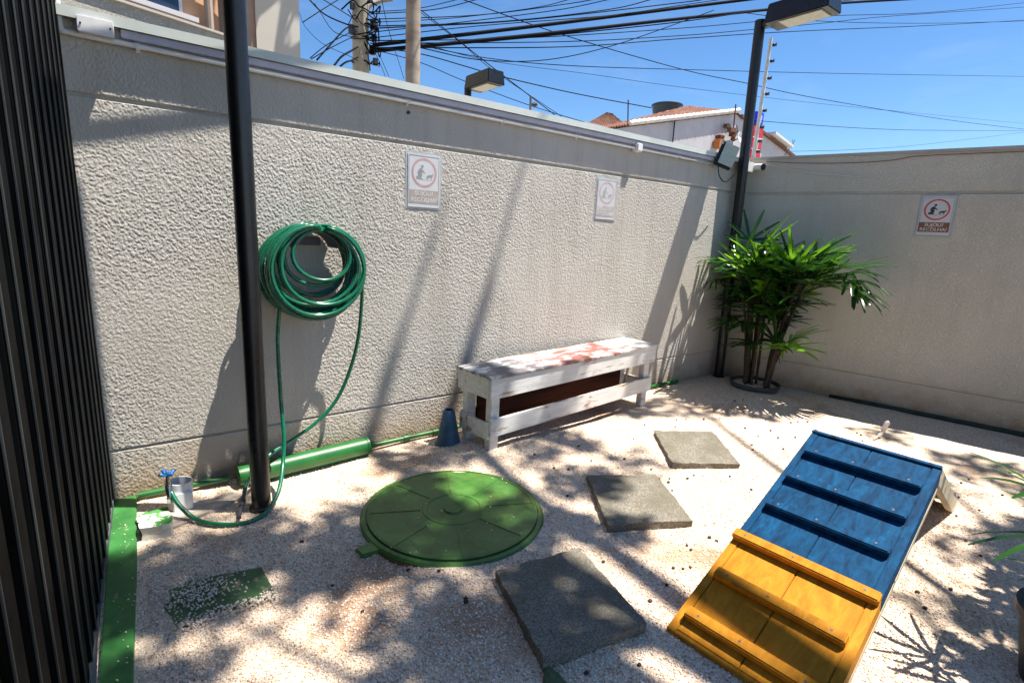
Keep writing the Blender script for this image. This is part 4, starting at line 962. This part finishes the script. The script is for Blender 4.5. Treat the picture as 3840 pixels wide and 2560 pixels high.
# ------------------------------------------------------------------ overhead cables
W = [
 ([(858, 104), (1200, 64), (1568, 18), (1745, -4)], .034, 'thick black cable bundle, upper of the two heaviest'),
 ([(862, 117), (1254, 78), (1568, 43), (1900, 10), (2115, -3)], .036, 'thick black cable bundle, lower of the two heaviest, passing behind the lamp head'),
 ([(862, 119), (1254, 83), (1568, 50), (1760, 22), (1960, 0)], .018, 'black cable running just beneath the lower heavy bundle'),
 ([(850, 61), (1150, 50), (1400, 22), (1505, -3)], .014, None), ([(850, 45), (1100, 35), (1300, 10), (1375, -3)], .012, None),
 ([(850, 33), (1000, 22), (1105, -3)], .012, None), ([(850, 28), (960, 20), (1065, -4)], .010, None),
 ([(850, 66), (1200, 47), (1568, 6), (1620, -2)], .016, None), ([(850, 88), (1100, 60), (1400, 36), (1568, 12), (1680, -4)], .012, None),
 ([(850, 75), (1090, 48), (1290, 22), (1410, -3)], .012, None), ([(850, 52), (1040, 42), (1230, 18), (1320, -4)], .010, None),
 ([(850, 94), (1200, 88), (1568, 65), (1740, 50), (1904, 37), (2139, 29), (2352, 7), (2450, -3)], .014, None),
 ([(850, 100), (1300, 96), (1568, 82), (1722, 69), (1887, 54), (2055, 37), (2352, 17), (2450, 8)], .014, None),
 ([(850, 110), (1300, 108), (1568, 89), (1837, 72), (2139, 59), (2352, 47), (2450, 42)], .016, None),
 ([(1709, 30), (1800, 41), (1904, 50), (2072, 54), (2200, 53), (2352, 49), (2450, 46)], .012, None),
 ([(965, 110), (1103, 138), (1254, 138), (1405, 106), (1568, 50), (1640, 24)], .014, None),
 ([(1056, -3), (1288, 79), (1568, 160), (1712, 191), (1887, 228), (2173, 275), (2352, 297), (2450, 308)], .014, 'long thin cable descending from top centre to the right edge'),
 ([(965, 105), (1120, 134), (1305, 151), (1568, 160), (1971, 170), (2352, 176), (2450, 178)], .012, 'nearly level thin cable crossing the right half of the sky'),
 ([(850, 108), (965, 124), (1070, 153), (1147, 175), (1321, 215), (1496, 248)], .014, None),
 ([(850, 112), (965, 144), (1063, 185), (1210, 240), (1342, 281)], .010, None),
 ([(940, 2), (967, 24), (1040, 82), (1113, 141), (1274, 264)], .012, None), ([(945, 12), (975, 36), (1060, 100), (1130, 160), (1290, 268)], .008, None),
 ([(965, 100), (1130, 141), (1350, 170), (1568, 201), (1853, 235), (2072, 257), (2352, 284)], .007, 'faint hair-thin cable crossing behind the lamp post'),
 ([(1700, 272), (1756, 279), (2005, 296), (2200, 300), (2450, 300)], .012, 'low thin cable crossing the sky above the shaded wall'),
 ([(1815, 348), (1960, 344), (2122, 332), (2352, 304), (2450, 290)], .009, 'lowest thin cable rising to the right above the shaded wall'),
 ([(700, -12), (709, -2), (745, 33), (798, 57), (822, 62)], .016, None), ([(815, 62), (794, 66), (760, 102), (728, 138)], .018, None),
 ([(820, 72), (801, 77), (750, 104), (712, 134)], .010, None), ([(820, 80), (800, 90), (760, 110), (715, 136)], .010, None),
 ([(730, -8), (743, 0), (807, 40), (822, 52)], .010, None), ([(822, 108), (807, 117), (785, 130), (768, 150)], .022, None),
 ([(822, 132), (808, 139), (795, 143), (782, 152)], .020, None), ([(790, -8), (767, 6), (735, 26), (695, 52)], .010, None),
 ([(722, 8), (734, 26), (759, 65), (782, 80), (822, 86)], .008, None), ([(688, 30), (700, 60), (740, 100), (800, 128), (822, 140)], .006, None),
 ([(862, 112), (872, 128), (893, 176)], .008, None), ([(858, 114), (868, 135), (885, 175)], .008, None), ([(907, 117), (915, 140), (928, 182)], .008, None),
 ([(876, -4), (888, 52), (900, 94)], .010, None), ([(843, 118), (848, 140), (850, 162)], .014, None)]
random.seed(31)
for i, (pts_, rad, lab) in enumerate(W):
    Ya, Yb = 11.75, 11.75-(.6 if len(pts_) < 4 else 2.2)
    if pts_[0][0] > 1600: Ya = 9.8
    n_ = len(pts_); P3 = [wy(x, y, Ya+(Yb-Ya)*(j/(n_-1))) for j, (x, y) in enumerate(pts_)]
    bm = bmesh.new(); tube(bm, spline(P3, 6), rad*(1.25 if rad > .03 else .8), 6)
    if not lab:
        side = 'left of' if pts_[-1][0] < 825 else 'right of'
        e_ = pts_[-1]
        lab = ('thin black cable fanning out from the utility pole toward the upper right sky' if (e_[1] < 30 and side == 'right of') else
               'thin black cable sloping down rightward from the utility pole toward the houses' if (e_[1] > 200) else
               'short black cable running from the utility pole down or up to the left' if side == 'left of' else
               'thin black cable beside the palm trunk in the cluster near the pole' if e_[0] < 960 else 'thin black cable sagging across the sky behind the lamp heads')
    tag(obj('overhead_cable', bm, M_wire, smooth=True), lab, 'cable', 'overhead cables crossing the sky')

# ------------------------------------------------------------------ things behind the camera that cast the shade
random.seed(77)
def leaf_cloud(bm, c, r, n, s):
    for i in range(n):
        d = Vector((random.gauss(0, 1), random.gauss(0, 1), random.gauss(0, 1))); d = d.normalized()*r*random.random()**.45
        p = c+Vector((d.x, d.y, d.z*.7)); q = Matrix.Rotation(random.uniform(0, 6.28), 3, 'Z') @ Matrix.Rotation(random.gauss(0, .7), 3, 'X')
        L = s*random.uniform(.7, 1.4); v = [bm.verts.new(p+q @ Vector(k)) for k in ((-L, 0, 0), (0, -L*.42, .0), (L, 0, 0), (0, L*.42, .0))]
        bm.faces.new(v)
ST_ = thing('shade_tree', 'broad leafy tree overhanging the yard from beyond the frame', 'tree', (3.2, -2.6, 0))
O_ = Vector((3.2, -2.6, 0))
def lift(gx, gy, z): return Vector((gx, gy, 0))+SDIR*(z/SDIR.z)
bm = bmesh.new(); crown_spots = []
def dens(x, y):
    d = .41
    d -= .42*math.exp(-((x-2.1)**2/.5+(y-.75)**2/.25))
    d -= .25*math.exp(-((x-1.45)**2/.05+(y-1.35)**2/.1))
    d += .04*math.exp(-((x-.9)**2/.9+(y-1.6)**2/.5))
    d += .15*math.exp(-((x-1.3)**2/.3+(y-2.2)**2/.2))
    d -= .30*math.exp(-((x-3.2)**2/2.0+(y-2.1)**2/.5))
    d -= .46*math.exp(-((x-4.0)**2/2.5+(y-1.2)**2/.9))
    d -= .2*math.exp(-((x-2.2)**2/.3+(y-2.6)**2/.2))
    d -= .30*math.exp(-((x-.3)**2/.1+(y-2.9)**2/.05))
    return d
tries = 0
while len(crown_spots) < 235 and tries < 9000:
    tries += 1; gx, gy = random.uniform(-.6, 5.2), random.uniform(-.4, 3.0)
    if random.random() > dens(gx, gy): continue
    if noise.noise(Vector((gx*1.5, gy*2.1, 11))) < -.10: continue
    if gy > 2.55 and random.random() < .5: continue
    crown_spots.append(lift(gx, gy, random.uniform(7.2, 10.8)))
for c in crown_spots: leaf_cloud(bm, c-O_, random.uniform(.13, .32), 38, .07)
for i in range(900):                                                    # the rest of the crown, away from the yard
    a_ = random.uniform(0, 6.28); rr_ = 3.2*random.random()**.5; c = Vector((1.6+rr_*math.cos(a_), -3.0+rr_*math.sin(a_), random.uniform(7.0, 11))) 
    if (c+O_).y-(-(c.z)/4.6) > -.6: continue
    leaf_cloud(bm, c, .3, 22, .07)
obj('crown', bm, M_leaf, ST_)
bm = bmesh.new(); tube(bm, spline([(0, 0, -.2), (.05, .05, 1.5), (.2, .1, 3.2), (.5, .3, 5), (.9, .6, 7)], 5), [.17-.005*i for i in range(21)], 12)
limbs = [[(1627*0+1.63, 1.21), (1.366, .352), 11.0, 7.2, .019], [(1.10, .75), (.865, .062), 10.5, 7.0, .023]]
sd = SDIR/SDIR.z
for (A2, B2, za, zb, rr_) in limbs:
    PA = Vector((A2[0]*1.5, WALL_Y, A2[1]*1.5)); PB = Vector((B2[0]*1.5, WALL_Y, B2[1]*1.5))
    QA = PA+sd*(za-PA.z+.9); QB = PB+sd*(za-PB.z); d_ = (QA-QB)
    low = Vector((.9, .6, 7)); tube(bm, spline([low, (QB-d_*.2-O_)*.7+low*.3, QB-O_, (QA+QB)/2-O_, QA-O_, QA+d_*.4-O_], 5), [.08]*4+[.06]*8+[rr_]*14, 8)
for i in range(10):
    c = random.choice(crown_spots)-O_; tube(bm, spline([Vector((.3, .2, 4.2+.25*i)), (Vector((.3, .2, 4.2))+c)/2+Vector((0, 0, .4)), c], 6), [.06-.003*k for k in range(13)], 6)
obj('trunk', bm, plain('bark', (.12, .09, .06), .95, var=.4, bmp=1), ST_, smooth=True)
Hd = thing('shade_hedge', 'unseen hedge added behind the camera to shade the right foreground', 'hedge')  # added out of view; its top edge shades the right foreground
bm = bmesh.new()
for i in range(2600):
    p = Vector((random.uniform(3.0, 8.5), random.uniform(-.8, -.06), random.uniform(0, 2.05)))
    if i % 2: p.z = random.uniform(1.9, 2.05)
    leaf_cloud(bm, p, .05, 5, .045)
obj('foliage', bm, M_leaf, Hd); bm = bmesh.new()
for i in range(11): x = 3.4+.5*i; tube(bm, [(x, -.6, -.2), (x+.05, -.62, 1.9)], .02, 6)
obj('stem', bm, M_cane, Hd)
Bm = thing('shadow_beam', 'unseen beam and post added to cast a slanted shadow on the wall', 'beam')  # added out of view, sized for the slanted shadow band on the wall
c0 = Vector((-.09*1.5, WALL_Y, 1.21*1.5)); c1 = Vector((.6*1.5, WALL_Y, 1.40*1.5)); k_ = 1.4
a, b = c0+sd*k_*1.0, c1+sd*k_
bm = bmesh.new(); span(bm, a-(b-a)*.6, b+(b-a)*.3, .012, .06); obj('beam', bm, M_black, Bm)
bm = bmesh.new(); e_ = a-(b-a)*.6; tube(bm, [(e_.x, e_.y, e_.z), (-1.6, e_.y, e_.z), (-1.6, e_.y, -.1)], .03, 10); obj('post', bm, M_black, Bm)
